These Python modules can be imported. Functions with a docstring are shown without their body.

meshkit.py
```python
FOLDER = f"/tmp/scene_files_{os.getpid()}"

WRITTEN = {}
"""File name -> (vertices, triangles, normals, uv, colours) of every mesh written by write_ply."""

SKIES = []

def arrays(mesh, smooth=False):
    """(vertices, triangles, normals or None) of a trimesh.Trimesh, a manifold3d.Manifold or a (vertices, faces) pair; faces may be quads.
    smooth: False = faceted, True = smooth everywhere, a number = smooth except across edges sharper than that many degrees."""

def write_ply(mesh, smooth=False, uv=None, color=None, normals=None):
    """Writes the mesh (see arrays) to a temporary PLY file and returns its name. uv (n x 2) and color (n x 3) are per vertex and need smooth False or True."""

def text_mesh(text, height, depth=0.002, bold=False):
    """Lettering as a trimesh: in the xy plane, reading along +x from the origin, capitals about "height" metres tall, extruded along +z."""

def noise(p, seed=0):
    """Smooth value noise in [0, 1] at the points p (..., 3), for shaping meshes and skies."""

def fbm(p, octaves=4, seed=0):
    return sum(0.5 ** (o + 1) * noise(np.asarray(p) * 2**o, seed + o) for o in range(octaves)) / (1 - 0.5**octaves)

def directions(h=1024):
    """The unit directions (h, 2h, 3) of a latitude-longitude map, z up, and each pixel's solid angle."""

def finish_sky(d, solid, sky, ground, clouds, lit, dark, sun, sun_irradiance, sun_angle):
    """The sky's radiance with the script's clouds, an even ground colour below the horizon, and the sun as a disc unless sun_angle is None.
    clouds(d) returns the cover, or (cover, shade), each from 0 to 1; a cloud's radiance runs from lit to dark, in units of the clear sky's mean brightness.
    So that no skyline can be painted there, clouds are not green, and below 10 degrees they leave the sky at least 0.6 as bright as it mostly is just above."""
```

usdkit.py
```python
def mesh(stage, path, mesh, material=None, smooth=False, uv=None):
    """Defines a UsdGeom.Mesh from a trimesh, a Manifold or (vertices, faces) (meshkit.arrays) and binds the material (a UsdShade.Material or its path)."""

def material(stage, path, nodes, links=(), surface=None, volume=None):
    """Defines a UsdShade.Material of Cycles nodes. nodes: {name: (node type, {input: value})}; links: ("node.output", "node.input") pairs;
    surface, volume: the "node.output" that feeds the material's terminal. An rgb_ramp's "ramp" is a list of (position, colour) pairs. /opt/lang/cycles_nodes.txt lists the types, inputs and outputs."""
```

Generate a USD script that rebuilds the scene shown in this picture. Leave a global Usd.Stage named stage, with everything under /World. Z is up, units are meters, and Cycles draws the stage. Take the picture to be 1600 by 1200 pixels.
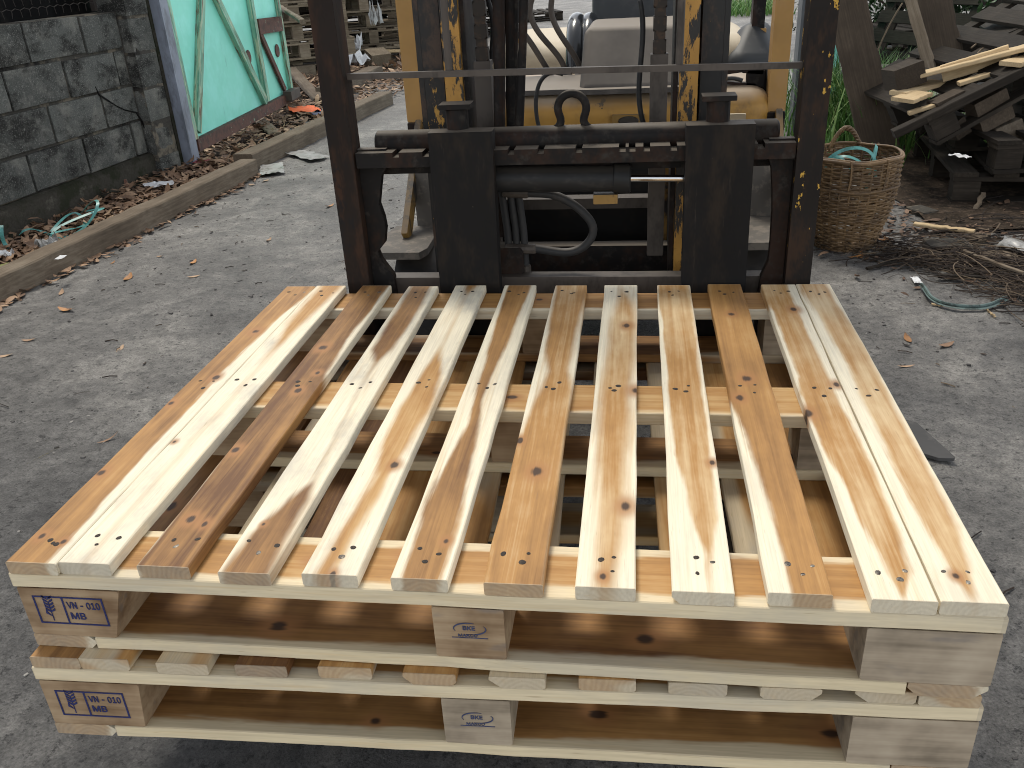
import math, random
import numpy as np, trimesh, usdkit, meshkit
from pxr import Usd, UsdGeom, UsdLux, UsdShade, Gf, Sdf, Vt
from shapely.geometry import Polygon, box as sbox

stage = Usd.Stage.CreateInMemory()
UsdGeom.SetStageUpAxis(stage, UsdGeom.Tokens.z)
UsdGeom.SetStageMetersPerUnit(stage, 1.0)
UsdGeom.Xform.Define(stage, '/World')
rnd = random.Random(7)
rng = np.random.default_rng(7)

# ------------------------------------------------------------------ camera
CAM = np.array([0.7920, -0.8021, 1.1255]); YAW, PITCH, ROLL, FPX = 0.1551, 0.4612, -0.0575, 1365.33
def cam_axes():
    cy, sy, cp, sp = math.cos(YAW), math.sin(YAW), math.cos(PITCH), math.sin(PITCH)
    f = np.array([-sy*cp, cy*cp, -sp]); r = np.array([cy, sy, 0.0]); u = np.cross(r, f)
    c, s = math.cos(ROLL), math.sin(ROLL)
    return c*r + s*u, -s*r + c*u, f
RX, UY, FZ = cam_axes()
cam = UsdGeom.Camera.Define(stage, '/World/camera')
m4 = np.eye(4); m4[0, :3], m4[1, :3], m4[2, :3], m4[3, :3] = RX, UY, -FZ, CAM
cam.AddTransformOp().Set(Gf.Matrix4d(*m4.ravel().tolist()))
cam.CreateHorizontalApertureAttr(36.0); cam.CreateVerticalApertureAttr(27.0)
cam.CreateFocalLengthAttr(36.0*FPX/1600.0)
cam.CreateClippingRangeAttr(Gf.Vec2f(0.02, 2000))
EXPOSURE = 1.06
cam.CreateExposureAttr(EXPOSURE)

# ------------------------------------------------------------------ sky and sun (hazy bright overcast, light from behind the truck)
SUN = np.array([-0.30, 0.62, 1.20]); SUN /= np.linalg.norm(SUN)
EL, ROT = math.asin(SUN[2]), math.atan2(SUN[0], SUN[1])
skym = usdkit.material(stage, '/World/Looks/sky_air', {
    's': ('sky_texture', {'sky_type': 'single_scattering', 'sun_disc': False, 'sun_elevation': EL, 'sun_rotation': ROT}),
    'h': ('hsv', {'saturation': 0.22, 'value': 1.0}),
    'b': ('background_shader', {'strength': 0.11})},
    [('s.color', 'h.color'), ('h.color', 'b.color')], surface='b.background')
dome = UsdLux.DomeLight.Define(stage, '/World/sky')
UsdShade.MaterialBindingAPI.Apply(dome.GetPrim()).Bind(skym)
dome.GetPrim().SetCustomDataByKey('kind', 'structure'); dome.GetPrim().SetCustomDataByKey('label', 'pale hazy daylight sky over the yard'); dome.GetPrim().SetCustomDataByKey('category', 'sky')
sun = UsdLux.DistantLight.Define(stage, '/World/sun')
sun.CreateIntensityAttr(0.34); sun.CreateAngleAttr(16.0); sun.CreateColorAttr(Gf.Vec3f(1.0, 0.93, 0.81)); sun.CreateNormalizeAttr(True)
zq = SUN; xq = np.cross([0, 0, 1.0], zq); xq /= np.linalg.norm(xq); yq = np.cross(zq, xq)
sm = np.eye(4); sm[0, :3], sm[1, :3], sm[2, :3] = xq, yq, zq
sun.AddTransformOp().Set(Gf.Matrix4d(*sm.ravel().tolist()))

# ------------------------------------------------------------------ scene graph helpers
LOC = {}
def free(path):
    if not stage.GetPrimAtPath(path): return path
    k = 1
    while stage.GetPrimAtPath(f'{path}_{k:03d}'): k += 1
    return f'{path}_{k:03d}'
def tag(prim, label=None, cat=None, group=None, kind=None):
    p = prim.GetPrim() if hasattr(prim, 'GetPrim') else prim
    for k, v in (('label', label), ('category', cat), ('group', group), ('kind', kind)):
        if v: p.SetCustomDataByKey(k, v)
    return p
def thing(name, label, cat, loc=(0, 0, 0), group=None, mat4=None, kind=None):
    path = free('/World/' + name); x = UsdGeom.Xform.Define(stage, path)
    if mat4 is not None: x.AddTransformOp().Set(gm(mat4)); LOC[path] = np.zeros(3)
    else: x.AddTranslateOp().Set(Gf.Vec3d(*map(float, loc))); LOC[path] = np.array(loc, float)
    tag(x, label, cat, group, kind); return path
def gm(m): return Gf.Matrix4d(*np.asarray(m, float).T.ravel().tolist())
def base_loc(path):
    while path not in LOC and path.count('/') > 1: path = path.rsplit('/', 1)[0]
    return LOC.get(path, np.zeros(3))
def vf(mesh):
    if isinstance(mesh, G): return mesh.get()
    if hasattr(mesh, 'vertices'): return np.array(mesh.vertices), np.array(mesh.faces)
    return mesh
def part(parent, name, mesh, mat, smooth=False, mat4=None, tint=None, label=None, kind=None, world=True):
    """one Mesh prim; vertices in world coordinates unless mat4 (a local frame) is given"""
    path = free(parent + '/' + name); v, f = vf(mesh)
    if mat4 is None and world: v = v - base_loc(parent)
    o = usdkit.mesh(stage, path, (v, f), MAT[mat] if isinstance(mat, str) else mat, smooth)
    if mat4 is not None:
        m = np.array(mat4, float)
        m[:3, 3] -= base_loc(parent)
        o.AddTransformOp().Set(gm(m)); LOC[path] = np.zeros(3)
    if tint is not None:
        UsdGeom.PrimvarsAPI(o).CreatePrimvar('tint', Sdf.ValueTypeNames.FloatArray, 'vertex').Set(Vt.FloatArray.FromNumpy(np.asarray(tint, np.float32)))
    tag(o, label, kind=kind)
    return path
def single(name, label, cat, mesh, mat, smooth=False, group=None, kind=None, tint=None, mat4=None):
    p = part('/World', name, mesh, mat, smooth, mat4=mat4, tint=tint)
    tag(stage.GetPrimAtPath(p), label, cat, group, kind); return p

# ------------------------------------------------------------------ geometry helpers
class G:
    def __init__(s): s.v, s.f, s.n, s.t = [], [], 0, []
    def add(s, v, f, tint=0.0):
        v = np.asarray(v, float); f = np.asarray(f, int)
        if f.shape[1] == 4: f = np.vstack([f[:, [0, 1, 2]], f[:, [0, 2, 3]]])
        s.v.append(v); s.f.append(f + s.n); s.n += len(v); s.t.append(np.full(len(v), tint)); return s
    def get(s): return np.vstack(s.v), np.vstack(s.f)
    def tint(s): return np.concatenate(s.t)
    def cbox(s, c, size, ch=0.003, rot=None, tint=0.0):
        v, f = cbox(size, ch)
        if rot is not None: v = v @ np.asarray(rot).T
        return s.add(v + np.asarray(c, float), f, tint)
    def ab(s, lo, hi, ch=0.003, tint=0.0):
        lo, hi = np.minimum(lo, hi), np.maximum(lo, hi)
        return s.cbox((np.array(lo) + hi)/2, np.array(hi) - lo, ch, tint=tint)
    def beam(s, p0, p1, w, h, ch=0.003, up=(0, 0, 1), tint=0.0):
        m, L = frame(p0, p1, up); v, f = cbox((w, L, h), ch); v = v + [0, L/2, 0]
        return s.add(v @ m[:3, :3].T + m[:3, 3], f, tint)
    def tube(s, pts, r, n=8, tint=0.0):
        v, f = tube(pts, r, n); return s.add(v, f, tint)
    def plate(s, poly, origin, ex, ey, th, tint=0.0):
        """shapely polygon in the plane of ex, ey, thickness th along ex x ey"""
        t = trimesh.creation.extrude_polygon(poly, th, engine='earcut'); ez = np.cross(ex, ey)
        v = t.vertices @ np.array([ex, ey, ez]) + origin
        return s.add(v, t.faces, tint)
_cb = None
def cbox(size, ch):
    global _cb
    if _cb is None:
        P = []
        for sx in (-1, 1):
            for sy in (-1, 1):
                for sz in (-1, 1):
                    for k in range(3): P.append((sx, sy, sz, k))
        q = np.array([[a*(1 - .2*(k == 0)), b*(1 - .2*(k == 1)), c*(1 - .2*(k == 2))] for a, b, c, k in P])
        h = trimesh.convex.convex_hull(trimesh.Trimesh(q, process=False), repair=True) if False else None
        from scipy.spatial import ConvexHull
        H = ConvexHull(q); fs = []
        for t, e in zip(H.simplices, H.equations):
            a, b, c = q[t]
            fs.append(t if np.dot(np.cross(b - a, c - a), e[:3]) > 0 else t[::-1])
        _cb = (np.array(P), np.array(fs))
    P, f = _cb; size = np.asarray(size, float); ch = min(ch, size.min()*0.45)
    sg = P[:, :3]; k = P[:, 3].astype(int)
    v = sg*size/2
    v = v - sg*ch*(np.eye(3)[k])
    return v, f
def frame(p0, p1, up=(0, 0, 1)):
    p0, p1 = np.asarray(p0, float), np.asarray(p1, float); y = p1 - p0; L = np.linalg.norm(y); y = y/L
    up = np.asarray(up, float)
    if abs(y @ up)/np.linalg.norm(up) > .98: up = np.array([1.0, 0.3, 0])
    x = np.cross(y, up); x /= np.linalg.norm(x); z = np.cross(x, y)
    m = np.eye(4); m[:3, 0], m[:3, 1], m[:3, 2], m[:3, 3] = x, y, z, p0
    return m, L
def tube(pts, r, n=8, caps=True):
    p = np.asarray(pts, float); r = np.broadcast_to(r, (len(p),)).astype(float)
    t = np.gradient(p, axis=0); t /= np.linalg.norm(t, axis=1, keepdims=True) + 1e-12
    a = np.cross(t[0], [0, 0, 1.0] if abs(t[0, 2]) < .9 else [1.0, 0, 0]); A = []
    for k in range(len(p)):
        a = a - (a @ t[k])*t[k]; a /= np.linalg.norm(a) + 1e-12; A.append(a)
    A = np.array(A); B = np.cross(t, A); ang = np.arange(n)*2*np.pi/n
    v = (p[:, None] + r[:, None, None]*(np.cos(ang)[None, :, None]*A[:, None] + np.sin(ang)[None, :, None]*B[:, None])).reshape(-1, 3)
    i, j = np.meshgrid(np.arange(len(p) - 1), np.arange(n), indexing='ij')
    q = np.stack([i*n + j, i*n + (j + 1) % n, (i + 1)*n + (j + 1) % n, (i + 1)*n + j], -1).reshape(-1, 4)
    f = np.vstack([q[:, [0, 1, 2]], q[:, [0, 2, 3]]])
    if caps:
        c0, c1 = len(v), len(v) + 1; v = np.vstack([v, p[:1], p[-1:]]); k = np.arange(n); e = (len(p) - 1)*n
        f = np.vstack([f, np.stack([np.full(n, c0), (k + 1) % n, k], 1), np.stack([np.full(n, c1), e + k, e + (k + 1) % n], 1)])
    return v, f
def spline(pts, n=24):
    p = np.asarray(pts, float); t = np.r_[0, np.cumsum(np.linalg.norm(np.diff(p, axis=0), axis=1))]
    from scipy.interpolate import CubicSpline
    return CubicSpline(t, p)(np.linspace(0, t[-1], n))
def lathe(prof, n=32):
    prof = np.asarray(prof, float); a = np.arange(n)*2*np.pi/n
    v = np.stack([prof[:, None, 0]*np.cos(a), prof[:, None, 0]*np.sin(a), np.repeat(prof[:, 1:2], n, 1)], -1).reshape(-1, 3)
    i, j = np.meshgrid(np.arange(len(prof) - 1), np.arange(n), indexing='ij')
    return v, np.stack([i*n + j, i*n + (j + 1) % n, (i + 1)*n + (j + 1) % n, (i + 1)*n + j], -1).reshape(-1, 4)
def cyl(p0, p1, r, n=20, ch=0.003):
    p0, p1 = np.asarray(p0, float), np.asarray(p1, float); d = (p1 - p0)/np.linalg.norm(p1 - p0)
    return tube([p0, p0 + d*ch*.02, p0 + d*ch, p1 - d*ch, p1 - d*ch*.02, p1], [r - ch, r - ch*.9, r, r, r - ch*.9, r - ch], n)
def rotz(a):
    c, s = math.cos(a), math.sin(a); return np.array([[c, -s, 0], [s, c, 0], [0, 0, 1.0]])
def rotx(a):
    c, s = math.cos(a), math.sin(a); return np.array([[1.0, 0, 0], [0, c, -s], [0, s, c]])
def roty(a):
    c, s = math.cos(a), math.sin(a); return np.array([[c, 0, s], [0, 1.0, 0], [-s, 0, c]])
def T4(loc, rot=None):
    m = np.eye(4); m[:3, 3] = loc
    if rot is not None: m[:3, :3] = rot
    return m

# ------------------------------------------------------------------ materials
MAT = {}
def M(name, nodes, links, surface='p.BSDF'):
    MAT[name] = usdkit.material(stage, '/World/Looks/' + name, nodes, links, surface=surface); return MAT[name]

def layered(name, base, layers=(), rough=0.6, metallic=0.0, var=(6.0, 0.25), obj=0.0, bump=None, spec=0.4, rough_var=0.0, attr=None):
    """base colour, then layers of real dirt, rust, chips and dust: ('noise', colour, scale(3), lo, hi[, detail]) or ('top', colour, lo, hi)"""
    n = {'tc': ('texture_coordinate', {}), 'geo': ('geometry', {}), 'oi': ('object_info', {}),
         'vn': ('noise_texture', {'scale': var[0], 'detail': 6.0, 'roughness': 0.65}),
         'vm': ('map_range', {'from_min': 0.25, 'from_max': 0.75, 'to_min': 1 - var[1], 'to_max': 1 + var[1]}),
         'bc': ('color', {'value': base}),
         'h0': ('hsv', {}), 'p': ('principled_bsdf', {'roughness': rough, 'metallic': metallic, 'specular_ior_level': spec}),
         'off': ('vector_math', {'math_type': 'multiply_add', 'vector2': (37.0, 19.0, 53.0)})}
    l = [('oi.random', 'off.vector1'), ('tc.object', 'off.vector3'), ('off.vector', 'vn.vector'), ('vn.fac', 'vm.value'), ('vm.result', 'h0.value')]
    if attr:
        n['at'] = ('attribute', {'attribute': 'tint'}); n['ar'] = ('rgb_ramp', {'ramp': attr}); l += [('at.fac', 'ar.fac'), ('ar.color', 'h0.color')]
    else: l += [('bc.color', 'h0.color')]
    cur = 'h0.color'
    if obj:
        n['om'] = ('map_range', {'to_min': 1 - obj, 'to_max': 1 + obj}); n['oh'] = ('hsv', {})
        l += [('oi.random', 'om.value'), ('om.result', 'oh.value'), (cur, 'oh.color')]; cur = 'oh.color'
    for i, L in enumerate(layers):
        k = f'l{i}'
        if L[0] == 'noise':
            n[k + 'm'] = ('mapping', {'scale': L[2]}); n[k + 'n'] = ('noise_texture', {'scale': 1.0, 'detail': float(L[5]) if len(L) > 5 else 5.0, 'roughness': 0.72})
            n[k + 'r'] = ('map_range', {'range_type': 'smoothstep', 'from_min': L[3], 'from_max': L[4], 'clamp': True})
            l += [('off.vector', k + 'm.vector'), (k + 'm.vector', k + 'n.vector'), (k + 'n.fac', k + 'r.value')]
            fac = k + 'r.result'
        else:
            n[k + 's'] = ('separate_xyz', {}); n[k + 'n'] = ('noise_texture', {'scale': 9.0, 'detail': 5.0})
            n[k + 'a'] = ('math', {'math_type': 'multiply_add', 'value2': 0.5}); n[k + 'r'] = ('map_range', {'range_type': 'smoothstep', 'from_min': L[2] + .25, 'from_max': L[3] + .25, 'clamp': True})
            l += [('geo.normal', k + 's.vector'), ('off.vector', k + 'n.vector'), (k + 'n.fac', k + 'a.value1'), (k + 's.z', k + 'a.value3'), (k + 'a.value', k + 'r.value')]
            fac = k + 'r.result'
        n[k + 'x'] = ('mix', {'color2': L[1]}); l += [(cur, k + 'x.color1'), (fac, k + 'x.fac')]; cur = k + 'x.color'
    l.append((cur, 'p.base_color'))
    if bump:
        n['bm'] = ('mapping', {'scale': bump[0]}); n['bn'] = ('noise_texture', {'scale': 1.0, 'detail': 6.0, 'roughness': 0.7}); n['b'] = ('bump', {'strength': bump[1], 'distance': bump[2]})
        l += [('off.vector', 'bm.vector'), ('bm.vector', 'bn.vector'), ('bn.fac', 'b.height'), ('b.normal', 'p.normal')]
    if rough_var:
        n['rm'] = ('map_range', {'from_min': 0.3, 'from_max': 0.7, 'to_min': rough - rough_var, 'to_max': rough + rough_var}); l += [('vn.fac', 'rm.value'), ('rm.result', 'p.roughness')]
    return M(name, n, l)

SAP, TAN, ORANGE, BROWN = (0.72, 0.65, 0.49), (0.53, 0.355, 0.160), (0.375, 0.198, 0.063), (0.120, 0.052, 0.017)
def wood(name, L, W, curve=None, dark=0.4, soft=0.05, knots=(), grey=0.35, sap=SAP, seed=0, pale=0.0):
    """planed acacia: cream sapwood and a heartwood figure whose left and right edges run along the board (curve: (v, left, right)); knots (u, v, size in m)"""
    n = {'tc': ('texture_coordinate', {}), 'oi': ('object_info', {}), 'off': ('vector_math', {'math_type': 'multiply_add', 'vector2': (3.1, 7.7, 5.3)}),
         'sx': ('separate_xyz', {}),
         'wm': ('mapping', {'scale': (22.0, 5.0, 22.0), 'location': (seed*3.1, seed*1.7, 0)}), 'wn': ('noise_texture', {'scale': 1.0, 'detail': 4.0, 'roughness': 0.6}),
         'w1': ('math', {'math_type': 'multiply_add', 'value2': 0.30, 'value3': -0.26}),
         'w2': ('math', {'math_type': 'multiply_add', 'value2': 0.22}),
         'u0': ('map_range', {'from_min': -W/2, 'from_max': W/2}), 'u': ('math', {'math_type': 'add'}),
         'v': ('map_range', {'from_min': 0.0, 'from_max': L, 'clamp': True}),
         'gm': ('mapping', {'scale': (420.0, 9.0, 200.0), 'location': (seed*5.1, 0, 0)}), 'gn': ('noise_texture', {'scale': 1.0, 'detail': 4.0, 'roughness': 0.65}),
         'fm': ('mapping', {'scale': (70.0, 2.2, 70.0), 'location': (seed*2.3, seed, 0)}), 'fn': ('noise_texture', {'scale': 1.0, 'detail': 5.0, 'roughness': 0.6, 'distortion': 0.8}),
         'bm': ('mapping', {'scale': (9.0, 4.0, 9.0), 'location': (seed*4.1, 2, 0)}), 'bn': ('noise_texture', {'scale': 1.0, 'detail': 5.0, 'roughness': 0.65}),
         }
    l = [('oi.random', 'off.vector1'), ('tc.object', 'off.vector3'), ('tc.object', 'sx.vector'), ('off.vector', 'wm.vector'), ('wm.vector', 'wn.vector'), ('wn.fac', 'w1.value1'),
         ('sx.x', 'u0.value'), ('u0.result', 'u.value1'), ('w1.value', 'w2.value3'), ('fn.fac', 'w2.value1'), ('w2.value', 'u.value2'), ('sx.y', 'v.value'),
         ('off.vector', 'gm.vector'), ('gm.vector', 'gn.vector'), ('off.vector', 'fm.vector'), ('fm.vector', 'fn.vector'), ('off.vector', 'bm.vector'), ('bm.vector', 'bn.vector')]
    if curve is not None:
        n['r'] = ('rgb_ramp', {'ramp': [(v, ((a - (.05 if b - a > .12 else 0) + .5)/2, (b + (.05 if b - a > .12 else 0) + .5)/2, 0)) for v, a, b in curve]}); n['rs'] = ('separate_color', {})
        n['uu'] = ('math', {'math_type': 'multiply_add', 'value2': 0.5, 'value3': 0.25})
        n['dl'] = ('math', {'math_type': 'subtract'}); n['dr'] = ('math', {'math_type': 'subtract'})
        n['hl'] = ('map_range', {'range_type': 'smoothstep', 'from_min': -soft*.6, 'from_max': soft*.6, 'clamp': True})
        n['hr'] = ('map_range', {'range_type': 'smoothstep', 'from_min': -soft*.6, 'from_max': soft*.6, 'clamp': True})
        n['he'] = ('math', {'math_type': 'multiply'})
        l += [('v.result', 'r.fac'), ('r.color', 'rs.color'), ('u.value', 'uu.value1'), ('uu.value', 'dl.value1'), ('rs.r', 'dl.value2'), ('rs.g', 'dr.value1'), ('uu.value', 'dr.value2'),
              ('dl.value', 'hl.value'), ('dr.value', 'hr.value'), ('hl.result', 'he.value1'), ('hr.result', 'he.value2')]
    else:
        n['qm'] = ('mapping', {'scale': (9.0, 1.1, 14.0), 'location': (seed*1.9, seed*3.3, 1)}); n['qn'] = ('noise_texture', {'scale': 1.0, 'detail': 2.0, 'roughness': 0.4})
        n['he'] = ('map_range', {'range_type': 'smoothstep', 'from_min': 0.56 - dark*.25, 'from_max': 0.64 - dark*.25, 'clamp': True})
        l += [('off.vector', 'qm.vector'), ('qm.vector', 'qn.vector'), ('qn.fac', 'he.value')]
    hv = 'he.value' if curve is not None else 'he.result'
    # heartwood tone: streaks and blotches between tan, orange and brown
    n['ht'] = ('math', {'math_type': 'multiply_add', 'value2': 1.0, 'value3': dark - 0.83}); n['ht2'] = ('math', {'math_type': 'multiply_add', 'value2': 1.05})
    n['ht3'] = ('math', {'math_type': 'multiply_add', 'value2': 0.25, 'value3': -0.24}); n['ht4'] = ('math', {'math_type': 'add', 'use_clamp': True})
    n['hc'] = ('rgb_ramp', {'ramp': [(0.0, tuple(a*(1-pale)+b*pale for a, b in zip(TAN, SAP))), (0.42, ORANGE), (1.0, BROWN)]})
    n['sg'] = ('map_range', {'from_min': 0.3, 'from_max': 0.7, 'to_min': 0.86, 'to_max': 1.09}); n['sc'] = ('color', {'value': sap}); n['sh'] = ('hsv', {})
    n['gr'] = ('map_range', {'range_type': 'smoothstep', 'from_min': 0.46, 'from_max': 0.68, 'to_max': grey, 'clamp': True}); n['gx'] = ('mix', {'color2': (0.36, 0.345, 0.30)}); n['sr'] = ('map_range', {'range_type': 'smoothstep', 'from_min': 0.52, 'from_max': 0.74, 'to_max': 0.45, 'clamp': True}); n['st'] = ('mix', {'color2': TAN})
    n['mx'] = ('mix', {})
    l += [('fn.fac', 'ht.value1'), ('bn.fac', 'ht2.value1'), ('ht.value', 'ht2.value3'), ('gn.fac', 'ht3.value1'), ('ht2.value', 'ht4.value1'), ('ht3.value', 'ht4.value2'), ('ht4.value', 'hc.fac'),
          ('gn.fac', 'sg.value'), ('sc.color', 'sh.color'), ('sg.result', 'sh.value'), ('bn.fac', 'gr.value'), ('fn.fac', 'sr.value'), ('sh.color', 'st.color1'), ('sr.result', 'st.fac'), ('st.color', 'gx.color1'), ('gr.result', 'gx.fac'),
          ('gx.color', 'mx.color1'), ('hc.color', 'mx.color2'), (hv, 'mx.fac')]
    cur = 'mx.color'
    # fine dark pores running with the grain
    n['pm'] = ('mapping', {'scale': (520.0, 26.0, 300.0), 'location': (seed, seed*2, 3)}); n['pn'] = ('noise_texture', {'scale': 1.0, 'detail': 2.0}); n['pr'] = ('map_range', {'range_type': 'smoothstep', 'from_min': 0.66, 'from_max': 0.78, 'to_max': 0.35, 'clamp': True})
    n['px'] = ('mix', {'color2': (0.20, 0.12, 0.06)})
    l += [('off.vector', 'pm.vector'), ('pm.vector', 'pn.vector'), ('pn.fac', 'pr.value'), (cur, 'px.color1'), ('pr.result', 'px.fac')]; cur = 'px.color'
    for i, (ku, kv, kr) in enumerate(knots):
        k = f'k{i}'; kr = kr*1.3
        n[k + 'm'] = ('mapping', {'mapping_type': 'point', 'location': (-(ku - .5)*W/kr, -kv*L/(kr*1.5), 0), 'scale': (1/kr, 1/(kr*1.5), 0)})
        n[k + 'd'] = ('vector_math', {'math_type': 'length'}); n[k + 'w'] = ('math', {'math_type': 'multiply_add', 'value2': 1.5, 'value3': -0.75}); n[k + 'a'] = ('math', {'math_type': 'add'})
        n[k + 'h'] = ('map_range', {'range_type': 'smoothstep', 'from_min': 2.6, 'from_max': 0.7, 'to_max': 0.8, 'clamp': True}); n[k + 'x'] = ('mix', {'color2': (0.33, 0.155, 0.055)})
        n[k + 'c'] = ('map_range', {'range_type': 'smoothstep', 'from_min': 0.95, 'from_max': 0.4, 'to_max': 0.95, 'clamp': True}); n[k + 'y'] = ('mix', {'color2': (0.04, 0.022, 0.014)})
        l += [('tc.object', k + 'm.vector'), (k + 'm.vector', k + 'd.vector1'), ('fn.fac', k + 'w.value1'), (k + 'd.value', k + 'a.value1'), (k + 'w.value', k + 'a.value2'),
              (k + 'a.value', k + 'h.value'), (k + 'a.value', k + 'c.value'), (cur, k + 'x.color1'), (k + 'h.result', k + 'x.fac'), (k + 'x.color', k + 'y.color1'), (k + 'c.result', k + 'y.fac')]; cur = k + 'y.color'
    # end grain: greyer, with growth arcs
    n['e0'] = ('math', {'math_type': 'subtract', 'value2': L/2}); n['e1'] = ('math', {'math_type': 'absolute'}); n['e2'] = ('math', {'math_type': 'greater_than', 'value2': L/2 - 0.0012})
    n['eo'] = ('vector_math', {'math_type': 'multiply_add', 'vector2': (0.11, 0, 0.05)}); n['ev'] = ('mapping', {'scale': (1, 0, 1), 'location': (-0.055, 0, 0.012)}); n['ew'] = ('wave_texture', {'wave_type': 'rings', 'rings_direction': 'y', 'scale': 48.0, 'distortion': 5.0, 'detail': 4.0, 'detail_scale': 1.2})
    n['ec'] = ('mix', {'color1': (0.36, 0.30, 0.215), 'color2': (0.43, 0.365, 0.265)}); n['eb'] = ('mix', {'fac': 0.55}); n['ex'] = ('mix', {})
    l += [('sx.y', 'e0.value1'), ('e0.value', 'e1.value1'), ('e1.value', 'e2.value1'), ('oi.random', 'eo.vector1'), ('tc.object', 'eo.vector3'), ('eo.vector', 'ev.vector'), ('ev.vector', 'ew.vector'), ('ew.fac', 'ec.fac'),
          (cur, 'eb.color1'), ('ec.color', 'eb.color2'), (cur, 'ex.color1'), ('eb.color', 'ex.color2'), ('e2.value', 'ex.fac'), ('ex.color', 'p.base_color')]
    n['b'] = ('bump', {'strength': 0.35, 'distance': 0.0008}); n['p'] = ('principled_bsdf', {'roughness': 0.62, 'specular_ior_level': 0.3})
    l += [('gn.fac', 'b.height'), ('b.normal', 'p.normal')]
    return M(name, n, l)

def old_wood(name, a, b, c, obj=0.3):
    n = {'tc': ('texture_coordinate', {}), 'oi': ('object_info', {}), 'off': ('vector_math', {'math_type': 'multiply_add', 'vector2': (13.1, 7.7, 5.3)}),
         'gm': ('mapping', {'scale': (120.0, 4.0, 90.0)}), 'gn': ('noise_texture', {'scale': 1.0, 'detail': 6.0, 'roughness': 0.7}),
         'bn': ('noise_texture', {'scale': 5.0, 'detail': 6.0, 'roughness': 0.65}), 'm1': ('math', {'math_type': 'multiply_add', 'value2': 0.6}), 'm0': ('math', {'math_type': 'multiply', 'value2': 0.55}),
         'r': ('rgb_ramp', {'ramp': [(0.3, a), (0.58, b), (0.85, c)]}), 'om': ('map_range', {'to_min': 1 - obj, 'to_max': 1 + obj}), 'h': ('hsv', {}),
         'b': ('bump', {'strength': 0.7, 'distance': 0.003}), 'p': ('principled_bsdf', {'roughness': 0.85, 'specular_ior_level': 0.2})}
    l = [('oi.random', 'off.vector1'), ('tc.object', 'off.vector3'), ('off.vector', 'gm.vector'), ('gm.vector', 'gn.vector'), ('off.vector', 'bn.vector'), ('bn.fac', 'm0.value1'), ('gn.fac', 'm1.value1'), ('m0.value', 'm1.value3'),
         ('m1.value', 'r.fac'), ('r.color', 'h.color'), ('oi.random', 'om.value'), ('om.result', 'h.value'), ('h.color', 'p.base_color'), ('gn.fac', 'b.height'), ('b.normal', 'p.normal')]
    return M(name, n, l)

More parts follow.
